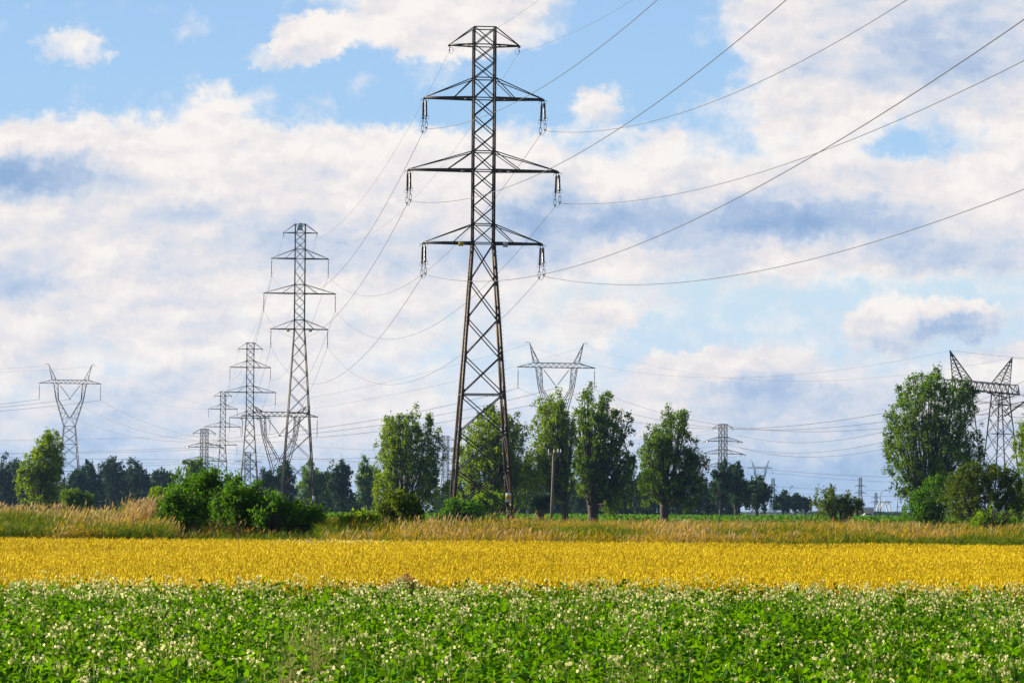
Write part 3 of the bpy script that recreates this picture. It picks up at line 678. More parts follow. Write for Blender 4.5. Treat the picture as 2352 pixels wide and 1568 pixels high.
# Y shaped pylons of the other line
def y_pylon(label, px, py_beam, Y, yaw, horn=4.8, s=1.0, lw=.17, dw=.085, V=True):
    P = at(px, py_beam, Y); zb = P[2]; X = P[0]
    root = empty('y_pylon', (X, Y, 0), yaw, label, 'pylon', 'Y shaped lattice pylons'); mat = M['steel'] 
    b = MB(); L = 9.5; ht = 1.05; hd = .55       # beam
    for sy in (-1, 1):
        b.bar((-L, 0 if False else sy * .1, zb), (-5.5, sy * hd, zb), lw * .8); b.bar((-5.5, sy * hd, zb), (5.5, sy * hd, zb), lw * .8); b.bar((5.5, sy * hd, zb), (L, sy * .1, zb), lw * .8)
        b.bar((-L, sy * .1, zb), (-5.5, sy * hd, zb + ht), lw * .7); b.bar((-5.5, sy * hd, zb + ht), (5.5, sy * hd, zb + ht), lw * .8); b.bar((5.5, sy * hd, zb + ht), (L, sy * .1, zb), lw * .7)
        n = 16
        for i in range(n):
            x0, x1 = -5.5 + 11 * i / n, -5.5 + 11 * (i + 1) / n
            b.bar((x0, sy * hd, zb + (ht if i % 2 else 0)), (x1, sy * hd, zb + (0 if i % 2 else ht)), dw * .8)
        for sx in (-1, 1):
            for i in range(5):
                x0, x1 = 5.5 + 4 * i / 5, 5.5 + 4 * (i + 1) / 5; h = lambda x: ht * (1 - (x - 5.5) / 4)
                b.bar((sx * x0, sy * hd * .8, zb + (h(x0) if i % 2 else 0)), (sx * x1, sy * hd * .8, zb + (0 if i % 2 else h(x1))), dw * .6)
    for i in range(12): b.bar((-5.5 + i, -hd, zb + ht), (-4.5 + i, hd, zb + ht), dw * .6)
    b.build('beam', mat, root)
    ends = {}
    for sx in (-1, 1):
        hN = MB()                                         # horn
        for sy in (-1, 1):
            o, i_, t = np.array([sx * 5.5, sy * hd, zb + ht]), np.array([sx * 4.2, sy * hd, zb + ht]), np.array([sx * 6.6, 0, zb + ht + horn])
            hN.bar(o, t, lw * .6); hN.bar(i_, t, lw * .6)
            n = max(3, int(horn / .8))
            for k in range(n):
                a_, c_ = k / n, (k + 1) / n; hN.bar((o if k % 2 else i_) * (1 - a_) + t * a_, (i_ if k % 2 else o) * (1 - c_) + t * c_, dw * .6)
        hN.bar(t, t + [sx * .9, 0, .05], lw * .6); hN.bar(t + [sx * .9, 0, .05], t + [sx * .9, 0, -.6], .04); ends[('E', sx)] = t + [sx * .9, 0, -.6]
        hN.build('horn', mat, root)
        a = MB(); k = zb - 4.9; bt = zb - 13.0; jn = zb - 10.6    # fork arm
        hy = lambda z: .55 + (zb - z) * .075
        for sy in (-1, 1):
            oo = [(sx * 5.0, sy * hy(zb), zb), (sx * 4.15, sy * hy(k), k), (sx * 1.7, sy * hy(bt), bt)]
            ii = [(sx * 3.7, sy * hy(zb), zb), (sx * 3.5, sy * hy(k), k), (sx * .12, sy * hy(jn), jn)]
            for q in (oo, ii):
                a.bar(q[0], q[1], lw * .75); a.bar(q[1], q[2], lw * .8)
            for (p0, p1), (q0, q1), n in ((oo[:2], ii[:2], 6), (oo[1:], ii[1:], 9)):
                p0, p1, q0, q1 = map(np.array, (p0, p1, q0, q1))
                for j in range(n):
                    u, v = j / n, (j + 1) / n
                    a.bar((p0 if j % 2 else q0) * (1 - u) + (p1 if j % 2 else q1) * u, (q0 if j % 2 else p0) * (1 - v) + (q1 if j % 2 else p1) * v, dw * .7)
        for z in np.linspace(zb, bt, 9):
            t = (zb - z) / (zb - k) if z > k else (k - z) / (k - bt); x = 5.0 + (4.15 - 5.0) * t if z > k else 4.15 + (1.7 - 4.15) * t
            a.bar((sx * x, -hy(z), z), (sx * x, hy(z), z), dw * .7)
        a.build('fork_arm', mat, root)
    b = MB(); bt = zb - 13.0; hyb = .55 + 13 * .075
    half = lambda z: (1.7 + (bt - z) * .092, hyb + (bt - z) * .092)
    for sx in (-1, 1): b.bar((0, 0, zb - 10.6), (sx * 1.7, 0, bt), dw)
    nodes = [bt]; st = 2.4
    while nodes[-1] > 3.2: nodes.append(nodes[-1] - st); st *= 1.22
    nodes = [bt + (z - bt) * (bt - .3) / (bt - nodes[-1]) for z in nodes]
    lattice_panels(b, nodes, half, dw * 1.1)
    for z in nodes[::2]: ring_bars(b, z, half, dw)
    b.build('lattice_bracing', mat, root)
    for sx in (-1, 1):
        for sy in (-1, 1):
            l = MB(); h0, h1 = half(0), half(bt); l.bar((sx * h0[0], sy * h0[1], 0), (sx * h1[0], sy * h1[1], bt), lw); l.build('leg', mat, root)
    D = 5.0 * s
    for sx in (-1, 1):
        c = MB(); tp = np.array([sx * 9.3, 0, zb]); c.tube([tp, tp - [0, 0, D - .3]], .03, 4); ribbed(c, tp - [0, 0, .7], tp - [0, 0, D - .6], .11, 12)
        for q in (-1, 1): c.bar(tp - [q * .22, 0, D], tp - [q * .1, 0, D - .45], .05)
        c.bar(tp - [.28, 0, D], tp - [-.28, 0, D], .06); c.build('insulator_string', M['disc'], root); ends[('P', sx)] = tp - [0, 0, D]
    c = MB(); v = np.array([0, 0, zb - 4.5])
    for sx in (-1, 1):
        tp = np.array([sx * 3.5, 0, zb]); c.tube([tp, v], .03, 4); ribbed(c, tp + (v - tp) * .15, tp + (v - tp) * .92, .12, 14)
    c.box(v - [0, 0, .1], (.6, .2, .3)); c.build('insulator_string', M['disc'], root); ends[('P', 0)] = v - [0, 0, .35]
    mw = Matrix.Translation((X, Y, 0)) @ Matrix.Rotation(yaw, 4, 'Z')
    return root, {k: np.array(mw @ Vector(q)) for k, q in ends.items()}
yl, pyl = y_pylon('tall Y shaped pylon on the far left behind the lone poplar', 161, 880.5, 1003, R(13))
yb, pyb = y_pylon('low Y shaped pylon whose wide beam crosses behind the pylon numbered 19', 643, 956, 801, R(16), horn=1.5, lw=.2, dw=.10)
ym, pym = y_pylon('Y shaped pylon rising behind the tree row right of the tallest pylon', 1278, 844, 780, R(12), lw=.18, dw=.09)
yf, pyf = y_pylon('tiny pale Y shaped pylon far away right of the squat pylon behind trees', 1746, 1075, 2490, R(5), lw=.3, dw=.14)

# portal strain pylon on the right
def portal():
    PL, PR = at(2165, 889, 488), at(2342, 907.5, 514)
    c = (PL + PR) / 2; d = PR - PL; yaw = math.atan2(d[1], d[0]); L = math.hypot(d[0], d[1]) / 2; zb = c[2]
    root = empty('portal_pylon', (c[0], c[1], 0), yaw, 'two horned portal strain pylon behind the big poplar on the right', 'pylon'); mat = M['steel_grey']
    b = MB(); hd = .8; ht = 1.35; ins = L - 2.6
    for sy in (-1, 1):
        b.bar((-ins, sy * hd, zb), (ins, sy * hd, zb), .15); b.bar((-ins, sy * hd, zb + ht), (ins, sy * hd, zb + ht), .13)
        for sx in (-1, 1): b.bar((sx * ins, sy * hd, zb), (sx * L, 0, zb), .2); b.bar((sx * ins, sy * hd, zb + ht), (sx * L, 0, zb), .12); b.bar((sx * ins, sy * hd, zb), (sx * ins, sy * hd, zb + ht), .1)
        n = 22
        for i in range(n):
            x0, x1 = -ins + 2 * ins * i / n, -ins + 2 * ins * (i + 1) / n
            b.bar((x0, sy * hd, zb + (ht if i % 2 else 0)), (x1, sy * hd, zb + (0 if i % 2 else ht)), .09)
    for i in range(14): b.bar((-ins + 2 * ins * i / 14, -hd, zb), (-ins + 2 * ins * (i + 1) / 14, hd, zb), .07)
    b.build('beam', mat, root)
    ends = {}
    for sx, xm in ((-1, -L * .50), (1, L * .48)):
        hN = MB(); t = np.array([xm + sx * L * .32, 0, zb + ht + 4.3]); q = [np.array([xm + i * 1.9, j * hd, zb + ht]) for i in (-1, 1) for j in (-1, 1)]
        for p in q: hN.bar(p, t, .13)
        n = 8
        for k in range(n):
            u, v = k / n, (k + 1) / n
            for m0, m1 in ((0, 2), (1, 3), (0, 1), (2, 3)):
                hN.bar((q[m0] if k % 2 else q[m1]) * (1 - u) + t * u, (q[m1] if k % 2 else q[m0]) * (1 - v) + t * v, .07)
        hN.build('horn', mat, root); ends[('E', sx)] = t
        a = MB(); half = lambda z: (1.5 + (zb - z) * .10, .8 + (zb - z) * .085)
        nodes = [zb]; st = 1.9
        while nodes[-1] > 3: nodes.append(nodes[-1] - st); st *= 1.15
        nodes = [zb + (z - zb) * (zb - .2) / (zb - nodes[-1]) for z in nodes]
        a2 = MB(); lattice_panels(a2, nodes, half, .075)
        for z in nodes[1::2]: ring_bars(a2, z, half, .08)
        for i in (-1, 1):
            for j in (-1, 1): a2.bar((i * half(0)[0], j * half(0)[1], 0), (i * 1.5, j * .8, zb), .17)
        o = a2.build('mast', mat, root, (xm, 0, 0))
    for i, x in enumerate((-L + .3, 0, L - .3)):
        for sy in (-1, 1):
            c_ = MB(); p = np.array([x, sy * hd * .5, zb - .1]); e = p + [0, sy * 3.6, -.9]; c_.tube([p, e], .04, 4); ribbed(c_, p + (e - p) * .1, p + (e - p) * .9, .13, 12)
            c_.build('insulator_string', M['disc'], root); ends[(i, sy)] = e
        j = MB(); t = np.linspace(0, 1, 14)[:, None]; j.tube(ends[(i, -1)] + (ends[(i, 1)] - ends[(i, -1)]) * t - np.array([0, 0, 2.6]) * 4 * t * (1 - t), .035, 4); j.build('jumper_wire', M['wire'], root)
    br = MB(); xm = L * .48
    br.bar((xm - 1.2, -1.2, zb - 3.6), (xm + 2.4, -3.2, zb - 1.2), .2); br.bar((xm - 1.2, -1.2, zb - 2.0), (xm + 2.4, -3.2, zb - 1.2), .1); br.build('side_bracket', mat, root)
    mw = Matrix.Translation((c[0], c[1], 0)) @ Matrix.Rotation(yaw, 4, 'Z')
    return {k: np.array(mw @ Vector(q)) for k, q in ends.items()}
pp = portal()

# ------------------------------------------------------------------ wires
def wire(A, B, sag, r, label, group):
    t = np.linspace(0, 1, 60)[:, None]; Q = np.asarray(A) + (np.asarray(B) - np.asarray(A)) * t; Q[:, 2] -= (4 * sag * t * (1 - t))[:, 0]
    b = MB(); b.tube(Q, r, 5); tag(b.build('overhead_wire', M['wire']), label, 'wire', group)
lv = {1: 'upper', 2: 'middle', 3: 'lower'}; sd_ = {-1: 'left', 1: 'right'}
END0 = {(1, -1): (30.68, 44.9, 10.27), (2, -1): (29.9, 36.96, 9.61), (3, -1): (32.22, 29.47, 8.87), (1, 1): (43.1, 45.07, 11.66), (2, 1): (48.66, 38.1, 9.5), (3, 1): (48.27, 32.11, 9.91), ('E', -1): (33, 52, 9.2), ('E', 1): (39.5, 52, 9.6)}
def wname(k):
    return f'thin {sd_[k[1]]} earth wire' if k[0] == 'E' else f'{lv[k[0]]} {sd_[k[1]]} conductor'
for k, (x, z, sg) in END0.items():
    wire(p1[k][0], (x, 9.7, z), sg, .021 if k[0] != 'E' else .010, f'{wname(k)} rising from the tallest pylon to the upper right corner', 'wires from the tallest pylon to the upper right')
def span(pa, pb, sag, r, where, group):
    for k in pa:
        if k in pb: wire(pa[k][1], pb[k][0], sag * (.85 if k[0] == 'E' else 1), r if k[0] != 'E' else r * .55, f'{wname(k)} {where}', group)
span(p1, p2, 8.2, .022, 'sagging between the tallest pylon and the pylon numbered 19', 'wires between the first two pylons')
span(p2, p3, 5.2, .024, 'between the pylon numbered 19 and the third pylon', 'wires between second and third pylons')
span(p3, p4, 10.0, .026, 'between the third and the fourth pylon of the line', 'wires between third and fourth pylons')
ph = {-1: 'left', 0: 'middle', 1: 'right'}
def yspan(pa, pb, sag, r, where, group):
    for k in pa:
        if k not in pb: continue
        wire(pa[k], pb[k], sag * (.8 if k[0] == 'E' else 1), r if k[0] == 'P' else r * .4, (f'{ph[k[1]]} phase conductor ' if k[0] == 'P' else f'{ph[k[1]]} horn earth wire ') + where, group)
off_l = {k: v + np.array([-150, -330, -2.0]) for k, v in pyl.items()}
yspan(off_l, pyl, 9, .042, 'leaving the far left Y pylon leftwards', 'wires left of the far left Y pylon')
yspan(pyl, pyb, 5.5, .042, 'between far left and low wide Y pylons', 'wires between the two left Y pylons')
yspan(pyb, pym, 1.6, .040, 'from low wide Y pylon to Y pylon behind trees', 'wires between the low and the right Y pylons')
pq = {('P', -1): pp[(0, -1)], ('P', 0): pp[(1, -1)], ('P', 1): pp[(2, -1)], ('E', -1): pp[('E', -1)], ('E', 1): pp[('E', 1)]}
yspan(pym, pq, 7.2, .040, 'from Y pylon behind trees to portal pylon', 'wires between the right Y pylon and the portal pylon')
pr = {('P', i - 1): pp[(i, 1)] for i in range(3)}; pr[('E', -1)] = pp[('E', -1)]; pr[('E', 1)] = pp[('E', 1)]
off_r = {k: v + np.array([160, 60, 3]) for k, v in pr.items()}
yspan(pr, off_r, 5, .036, 'leaving the portal pylon rightwards', 'wires right of the portal pylon')
# low line through the squat strain pylons
def sspan(pa, pb, sag, r, where, group, keys=None):
    for k in (keys or pa):
        wire(pa[k][1] if isinstance(pa[k], tuple) else pa[k], pb[k][0] if isinstance(pb[k], tuple) else pb[k], sag, r if k[0] != 'E' else r * .5, f'{wname(k)} {where}', group)
k6 = [k for k in p5 if k[0] in (1, 2, 'E')]
ofl = {k: p5[k][0] + np.array([-175, -160, -1.5]) for k in p5}
sspan(ofl, p5, 3.0, .030, 'leaving the squat left pylon leftwards, low line', 'low line wires on the left', k6)
sspan(p5, p6, 5.5, .030, 'of the low line between the two squat pylons', 'low line wires behind the trees', k6)
for i, ((ax, ay), (bx, by)) in enumerate((((1699, 1000), (2080, 920)), ((1675, 1022), (2080, 951)), ((1700, 1028), (2080, 972)))):
    wire(at(ax, ay, 950), at(2420, by - 78, 560), 6.3, .045, ['upper', 'middle', 'lower'][i] + ' conductor climbing from the squat right pylon behind the big poplar', 'wires climbing to the right')
wire(at(1705, 1072, 950), at(2420, 1098, 700), 1.2, .05, 'nearly level cable from the squat right pylon past the small Y pylon', None)
for i, (y0, y1) in enumerate(((1047, 1046), (1112, 1110))):
    wire(at(-80, y0, 1700), at(1060, y1, 1700), 2.0, .07, ['higher', 'lower'][i] + ' faint level cable low over the far woods on the left', 'faint level cables')
for i, (y0, y1) in enumerate(((1083, 1108), (1115, 1117), (1127, 1131))):
    wire(at(1750, y0, 2300), at(2300, y1, 2300), 3.0, .075, ['top', 'middle', 'lowest'][i] + ' of the faint cables near the horizon on the right', 'faint cables on the right')

# ------------------------------------------------------------------ trees and shrubs
def noise3(p, s, seed):
    g = np.random.default_rng(seed); k = g.normal(size=(6, 3)) / s * 2.2; ph_ = g.random(6) * 6.28
    return np.sin(p @ k.T + ph_).sum(1) / 3.5
def plant(name, label, cat, group, px, Y, lobes, leaf, mat, trunk=None, dens=1.0, shape='spindle', bark='bark', up_=.5, stems=True, gapp=-.08, seed=0):
    """lobes: (px centre, px top, px bottom, px half width) as measured; each gets real depth"""
    s = Y / FPX; X = at(px, 1170, Y)[0]
    root = empty(name, (X, Y, 0), 0, label, cat, group)
    lr = np.random.default_rng(seed + int(px))
    cr, tr = MB(), MB()
    P = []
    for (cx, ty, by, hw) in lobes:
        a, c = at(cx, ty, Y), at(cx, by, Y); P.append((a[0] - X, 0.0, c[2], a[2], hw * s * (1.24 if shape == 'spindle' else 1.1)))
    w_all = max(p[0] + p[4] for p in P) - min(p[0] - p[4] for p in P)
    full = []
    for i, (x, y, z0, z1, r) in enumerate(P):
        dmax = w_all * .36
        full.append((x, lr.uniform(-.25, .25) * dmax, z0, z1, r))
        for sgn in (-1, 1):
            if shape == 'spindle' or len(P) < 3:
                full.append((x * .75 + lr.normal() * r * .25, sgn * dmax * lr.uniform(.35, .8), z0 + (z1 - z0) * lr.uniform(0, .06), z1 - (z1 - z0) * lr.uniform(.04, .2), r * lr.uniform(.75, .95)))
            else:
                full.append((x + lr.normal() * r * .2, sgn * dmax * lr.uniform(.3, .7), z0, z1 - (z1 - z0) * lr.uniform(.03, .15), r * lr.uniform(.8, 1)))
    for (x, y, z0, z1, r) in list(full):                  # smaller sprays that break up the outline
        for j in range(2):
            an = lr.uniform(0, 6.28); u = lr.uniform(.35, .95) if shape == 'spindle' else lr.uniform(.3, .85); h = z1 - z0
            rr_ = r * (.92 if shape == 'spindle' else .8) * (1.0 if u < .7 else .7); hh_ = h * lr.uniform(.16, .28); q = r * lr.uniform(.22, .34)
            zc = z0 + h * u; full.append((x + math.cos(an) * rr_, y + math.sin(an) * rr_, zc - hh_ * .4, zc + hh_ * (1.0 if shape == 'spindle' else .7), q))
    th0, r0 = trunk if trunk else (0.3, .12)
    for (x, y, z0, z1, r) in full:
        h = z1 - z0; area = 2 * math.pi * r * h * .75
        n = int(area * dens * 26 / (leaf / .26) ** 2)
        m = max(6, n // 20)                                # clumps
        t = lr.random(m) ** .66; th = lr.random(m) * 6.283; rr = lr.random(m) ** .42
        prof = (np.sin(math.pi * np.clip(t, 0.03, .97) ** .80) ** .48) if shape == 'spindle' else np.sqrt(np.clip(1 - (np.clip(t, 0, 1) * 1.25 - .35) ** 2 / .95, 0.02, 1))
        cc = np.stack([x + r * prof * rr * np.cos(th), y + r * prof * rr * np.sin(th), z0 + h * t], 1)
        cc[:, 0] += r * .10 * noise3(cc, 1.6, seed + 1); cc[:, 2] = np.maximum(cc[:, 2], .15)
        keep = noise3(cc, max(.55, r * .5), seed + 5) > -gapp - .3 * lr.random(m); cc = cc[keep]; m = len(cc)
        cs = (.17 + .17 * lr.random(m)) * (leaf / .26) ** .6 * (1 if shape == 'spindle' else .8)
        idx = np.repeat(np.arange(m), 20); N = len(idx)
        off = lr.normal(size=(N, 3)) * cs[idx][:, None] * [.62, .62, .8]
        C = cc[idx] + off; C[:, 2] = np.maximum(C[:, 2], .05)
        D = lr.normal(size=(N, 3)) + [0, 0, up_]
        outw = C - [x, y, z0 + h * .4]; outw /= np.linalg.norm(outw, axis=1)[:, None] + 1e-6
        L = leaf * (.7 + .6 * lr.random(N))
        cr.leaves(C, L, L * .66, D + outw * .4, 0, np.clip(lr.normal(.45, .16, N) + .24 * lr.normal(size=m)[idx], 0, 1), .2, outw + lr.normal(size=(N, 3)) * .7)
        # limb from trunk to lobe
        if stems and r * 4 > w_all * .25:
            tb = np.array([lr.normal() * r0 * .3, lr.normal() * r0 * .3, th0 * .92]); top = np.array([x, y, z0 + h * .86])
            mid = np.array([x * .62, y * .62, th0 + (z0 + h * .3 - th0) * .6 if z0 + h * .3 > th0 else th0 + .1])
            tt = np.linspace(0, 1, 7)[:, None]; Q = (1 - tt) ** 2 * tb + 2 * tt * (1 - tt) * mid + tt ** 2 * top
            rl = r0 * (.40 if trunk else .4); tr.tube(Q, rl * (1 - .85 * tt[:, 0]) + .012, 5)
            for j in range(5):
                u = lr.uniform(.25, .9); a = Q[int(u * 6)]; e = cc[lr.integers(0, m)] if m else a
                tr.tube([a, (a + e) / 2 + [0, 0, -.05 * h * .3], e], [rl * .35 + .008, rl * .2 + .006, .006], 4)
    if trunk:
        k = 7; zz = np.linspace(-.1, th0, k); wob = np.cumsum(lr.normal(size=(k, 2)) * r0 * .09, axis=0)
        rad = r0 * np.array([1.35, 1.1, .98, .95, 1.0, 1.12, 1.0]); tr.tube(np.concatenate([wob - wob[-1], zz[:, None]], 1), rad, 10)
        for j in range(7):
            an = lr.random() * 6.28; tr.tube([(0, 0, th0 * .9), (math.cos(an) * r0 * .9, math.sin(an) * r0 * .9, th0 * 1.05), (math.cos(an) * r0 * 2.4, math.sin(an) * r0 * 2.4, th0 * 1.05 + 1.6)], [r0 * .5, r0 * .3, r0 * .06], 5)
    cr.build('crown' if trunk else 'foliage', M[mat], root)
    tr.build('trunk' if trunk else 'stems', M[bark], root)
    return root
ROW = 'poplars and willows in the middle distance row'
plant('poplar_tree', 'lone yellow green poplar on the left in front of the Y pylon', 'tree', None, 90, 400,
      [(108, 990, 1080, 12), (128, 992, 1090, 11), (90, 1010, 1110, 18), (66, 1035, 1120, 16), (118, 1020, 1150, 24), (60, 1075, 1155, 20), (92, 1080, 1168, 26), (128, 1070, 1160, 20), (104, 1130, 1172, 34), (135, 1045, 1110, 11)], .25, 'poplar', (1.2, .20), 1.15, seed=1)
plant('willow_tree', 'broad willow with many slim stems left of the tallest pylon', 'tree', ROW, 925, 400,
      [(893, 958, 1075, 22), (925, 948, 1090, 20), (948, 950, 1100, 18), (985, 960, 1110, 17), (1003, 985, 1120, 16), (877, 995, 1120, 16), (905, 1010, 1130, 26), (950, 1000, 1125, 28), (990, 1040, 1150, 26), (885, 1070, 1150, 20), (1005, 1080, 1172, 20), (880, 1090, 1175, 20), (925, 1140, 1190, 34), (985, 1110, 1180, 22)], .25, 'poplar', (1.6, .25), 1.1, seed=2)
plant('willow_tree', 'large tree seen through the lattice of the tallest pylon', 'tree', ROW, 1125, 420,
      [(1130, 933, 1060, 20), (1100, 950, 1080, 22), (1150, 948, 1080, 20), (1185, 948, 1100, 18), (1205, 980, 1110, 14), (1070, 985, 1100, 20), (1055, 1030, 1120, 14), (1110, 1010, 1130, 34), (1160, 1010, 1140, 34), (1200, 1050, 1150, 20), (1075, 1070, 1160, 26), (1180, 1090, 1176, 30), (1130, 1100, 1176, 34), (1205, 1060, 1165, 20)], .26, 'poplar', (1.8, .3), 1.05, seed=3)
plant('willow_tree', 'tall pale sided tree right behind the wooden utility pole', 'tree', ROW, 1298, 395,
      [(1240, 912, 1000, 15), (1262, 915, 1030, 16), (1283, 900, 1020, 16), (1232, 960, 1060, 16), (1262, 985, 1100, 24), (1295, 950, 1090, 18), (1230, 1030, 1120, 18), (1262, 1070, 1140, 22), (1300, 1060, 1150, 16), (1222, 1045, 1140, 16), (1250, 1075, 1155, 22), (1285, 1080, 1165, 18), (1316, 960, 1110, 12)], .25, 'poplar', (3.0, .42), .95, seed=4)
plant('willow_tree', 'widest dark tree with a leaning pollard trunk in the middle of the row', 'tree', ROW, 1362, 400,
      [(1342, 896, 1020, 19), (1328, 930, 1060, 15), (1396, 903, 1030, 16), (1376, 935, 1060, 18), (1415, 945, 1070, 18), (1443, 952, 1060, 13), (1360, 990, 1120, 30), (1410, 1010, 1130, 30), (1445, 1030, 1130, 20), (1395, 1065, 1150, 32), (1335, 1065, 1140, 20), (1425, 1100, 1176, 26), (1398, 1150, 1187, 14), (1450, 1055, 1165, 20), (1330, 1040, 1140, 18)], .25, 'willow', (2.6, .62), 1.1, seed=5)
plant('willow_tree', 'rounded dark tree at the right end of the tree row', 'tree', ROW, 1527, 405,
      [(1548, 940, 1060, 18), (1575, 948, 1070, 15), (1522, 960, 1080, 20), (1498, 972, 1090, 16), (1600, 1005, 1110, 13), (1480, 1000, 1110, 14), (1530, 1010, 1140, 34), (1580, 1030, 1150, 28), (1495, 1060, 1150, 24), (1560, 1090, 1158, 32), (1600, 1070, 1168, 22), (1490, 1085, 1168, 22), (1575, 1110, 1174, 24), (1612, 1050, 1140, 14)], .25, 'willow', (2.7, .52), 1.1, seed=6)
plant('pollard_willow', 'small round pollard willow with a split pale trunk beside the pole', 'tree', None, 1240, 385,
      [(1226, 1137, 1172, 14), (1250, 1134, 1170, 14), (1238, 1140, 1176, 20)], .2, 'dark_leaf', (1.9, .5), 1.9, shape='round', seed=7)
plant('poplar_tree', 'big poplar on the right hiding half of the portal pylon', 'tree', None, 2130, 390,
      [(2068, 885, 1010, 17), (2092, 872, 990, 16), (2118, 858, 1000, 20), (2150, 850, 1000, 20), (2172, 872, 1010, 18), (2210, 874, 1000, 24), (2232, 890, 1030, 20), (2050, 935, 1060, 18), (2100, 960, 1090, 34), (2150, 960, 1100, 36), (2200, 960, 1100, 34), (2240, 985, 1100, 22), (2040, 1000, 1090, 15), (2070, 1050, 1140, 24), (2110, 1080, 1165, 26), (2250, 1030, 1110, 14), (2170, 1060, 1140, 30), (2085, 1120, 1170, 20)], .26, 'willow', (2.0, .35), .95, seed=8)
plant('willow_tree', 'drooping pale willow cut off by the right frame edge', 'tree', None, 2400, 330,
      [(2368, 918, 1080, 24), (2345, 985, 1110, 16), (2400, 900, 1100, 40), (2440, 930, 1120, 40), (2350, 1060, 1190, 26), (2395, 1070, 1190, 50), (2338, 1110, 1200, 14)], .2, 'bright' if False else 'poplar', (2.0, .35), 1.2, up_=-.8, seed=9)
# shrubs at mid distance
plant('round_shrub', 'dark rounded shrub mound right of the lone poplar', 'shrub', None, 178, 360,
      [(165, 1124, 1172, 28), (195, 1136, 1172, 26), (150, 1138, 1172, 14)], .2, 'willow', None, 1.8, 'round', seed=10)
plant('round_shrub', 'small bright two lobed shrub left of the big shrub', 'shrub', None, 366, 200,
      [(362, 1120, 1150, 17), (357, 1138, 1166, 15), (378, 1130, 1172, 14)], .13, 'bright', None, 1.5, 'round', seed=11)
SHR = 'leafy shrubs at the edge of the wheat on the left'
plant('leafy_shrub', 'highest leafy shrub with long sprouts in front of the pylon line', 'shrub', SHR, 470, 119,
      [(455, 1108, 1205, 34), (430, 1118, 1205, 24), (488, 1094, 1170, 13), (475, 1102, 1190, 24), (500, 1118, 1215, 36), (430, 1108, 1215, 34), (498, 1076, 1150, 7), (540, 1098, 1160, 8), (475, 1080, 1150, 7), (452, 1096, 1160, 9)], .095, 'elder', None, 1.15, 'spindle', gapp=.2, seed=12)
plant('leafy_shrub', 'dense green shrub left of the highest one and next to the reeds', 'shrub', SHR, 412, 114,
      [(405, 1128, 1225, 34), (372, 1185, 1232, 22), (395, 1145, 1200, 22), (385, 1160, 1232, 24), (440, 1140, 1232, 34)], .095, 'elder', None, 1.2, 'spindle', gapp=.2, seed=13)
plant('leafy_shrub', 'wide green shrub right of the highest one below the third pylon', 'shrub', SHR, 555, 116,
      [(545, 1120, 1228, 38), (575, 1136, 1228, 34), (520, 1130, 1230, 36), (605, 1148, 1230, 28), (560, 1118, 1200, 22), (585, 1118, 1200, 9), (530, 1110, 1190, 9), (612, 1150, 1210, 10)], .095, 'elder', None, 1.15, 'spindle', gapp=.2, seed=14)
plant('leafy_shrub', 'low darker shrub left of the foot of the pylon numbered 19', 'shrub', SHR, 625, 115,
      [(620, 1150, 1228, 26), (648, 1158, 1228, 30), (600, 1172, 1230, 24)], .115, 'elder', None, 1.2, 'spindle', gapp=.15, seed=15)
plant('leafy_shrub', 'low dark shrub around the foot of the pylon numbered 19', 'shrub', SHR, 690, 117,
      [(676, 1156, 1225, 24), (705, 1163, 1225, 30), (728, 1180, 1228, 18), (660, 1175, 1228, 22)], .115, 'elder', None, 1.2, 'spindle', gapp=.15, seed=16)
plant('leafy_shrub', 'bright low shrub left of the willow with slim stems', 'shrub', None, 835, 118,
      [(820, 1182, 1225, 26), (850, 1184, 1226, 24), (790, 1190, 1225, 20)], .12, 'bright', None, .9, 'round', seed=17)
plant('leafy_shrub', 'dark feathery shrub under the willow with slim stems', 'shrub', None, 915, 122,
      [(905, 1130, 1215, 28), (930, 1140, 1215, 26), (885, 1160, 1222, 20), (950, 1165, 1222, 18)], .14, 'olive', None, 1.2, 'spindle', seed=18)
plant('leafy_shrub', 'dark round shrub at the left foot of the tallest pylon', 'shrub', None, 1050, 240,
      [(1045, 1148, 1212, 32), (1080, 1152, 1212, 28), (1020, 1165, 1214, 18)], .16, 'elder', None, 1.3, 'round', seed=19)
plant('leafy_shrub', 'bright yellow green bush between the legs of the tallest pylon', 'shrub', None, 1122, 340,
      [(1118, 1128, 1185, 26), (1142, 1134, 1185, 22), (1098, 1146, 1185, 16)], .2, 'bright', None, 1.5, 'round', seed=20)
plant('leafy_shrub', 'low green shrub right of the dark one below the tallest pylon', 'shrub', None, 1115, 250,
      [(1110, 1180, 1212, 30), (1145, 1185, 1212, 26)], .16, 'elder', None, 1.2, 'round', seed=33)
plant('sprawling_shrub', 'sprawling shrub with loose twigs left of the white arch bridge', 'shrub', None, 1925, 330,
      [(1892, 1122, 1185, 17), (1915, 1145, 1190, 22), (1940, 1138, 1190, 18), (1962, 1142, 1192, 18), (1978, 1150, 1190, 10), (1895, 1155, 1192, 22)], .2, 'olive', None, 1.0, 'spindle', seed=21)
RS = 'shrubs below the big poplar on the right'
plant('large_shrub', 'largest olive green shrub mound at the right edge', 'shrub', RS, 2255, 245,
      [(2240, 1064, 1195, 44), (2290, 1070, 1200, 46), (2205, 1085, 1200, 40), (2322, 1090, 1205, 34)], .17, 'olive', None, 1.5, 'round', seed=22)
plant('large_shrub', 'bright green shrub mound below the left side of the big poplar', 'shrub', RS, 2150, 250,
      [(2150, 1098, 1200, 36), (2120, 1130, 1205, 34), (2180, 1100, 1200, 34), (2095, 1160, 1205, 24)], .17, 'elder', None, 1.4, 'round', seed=23)
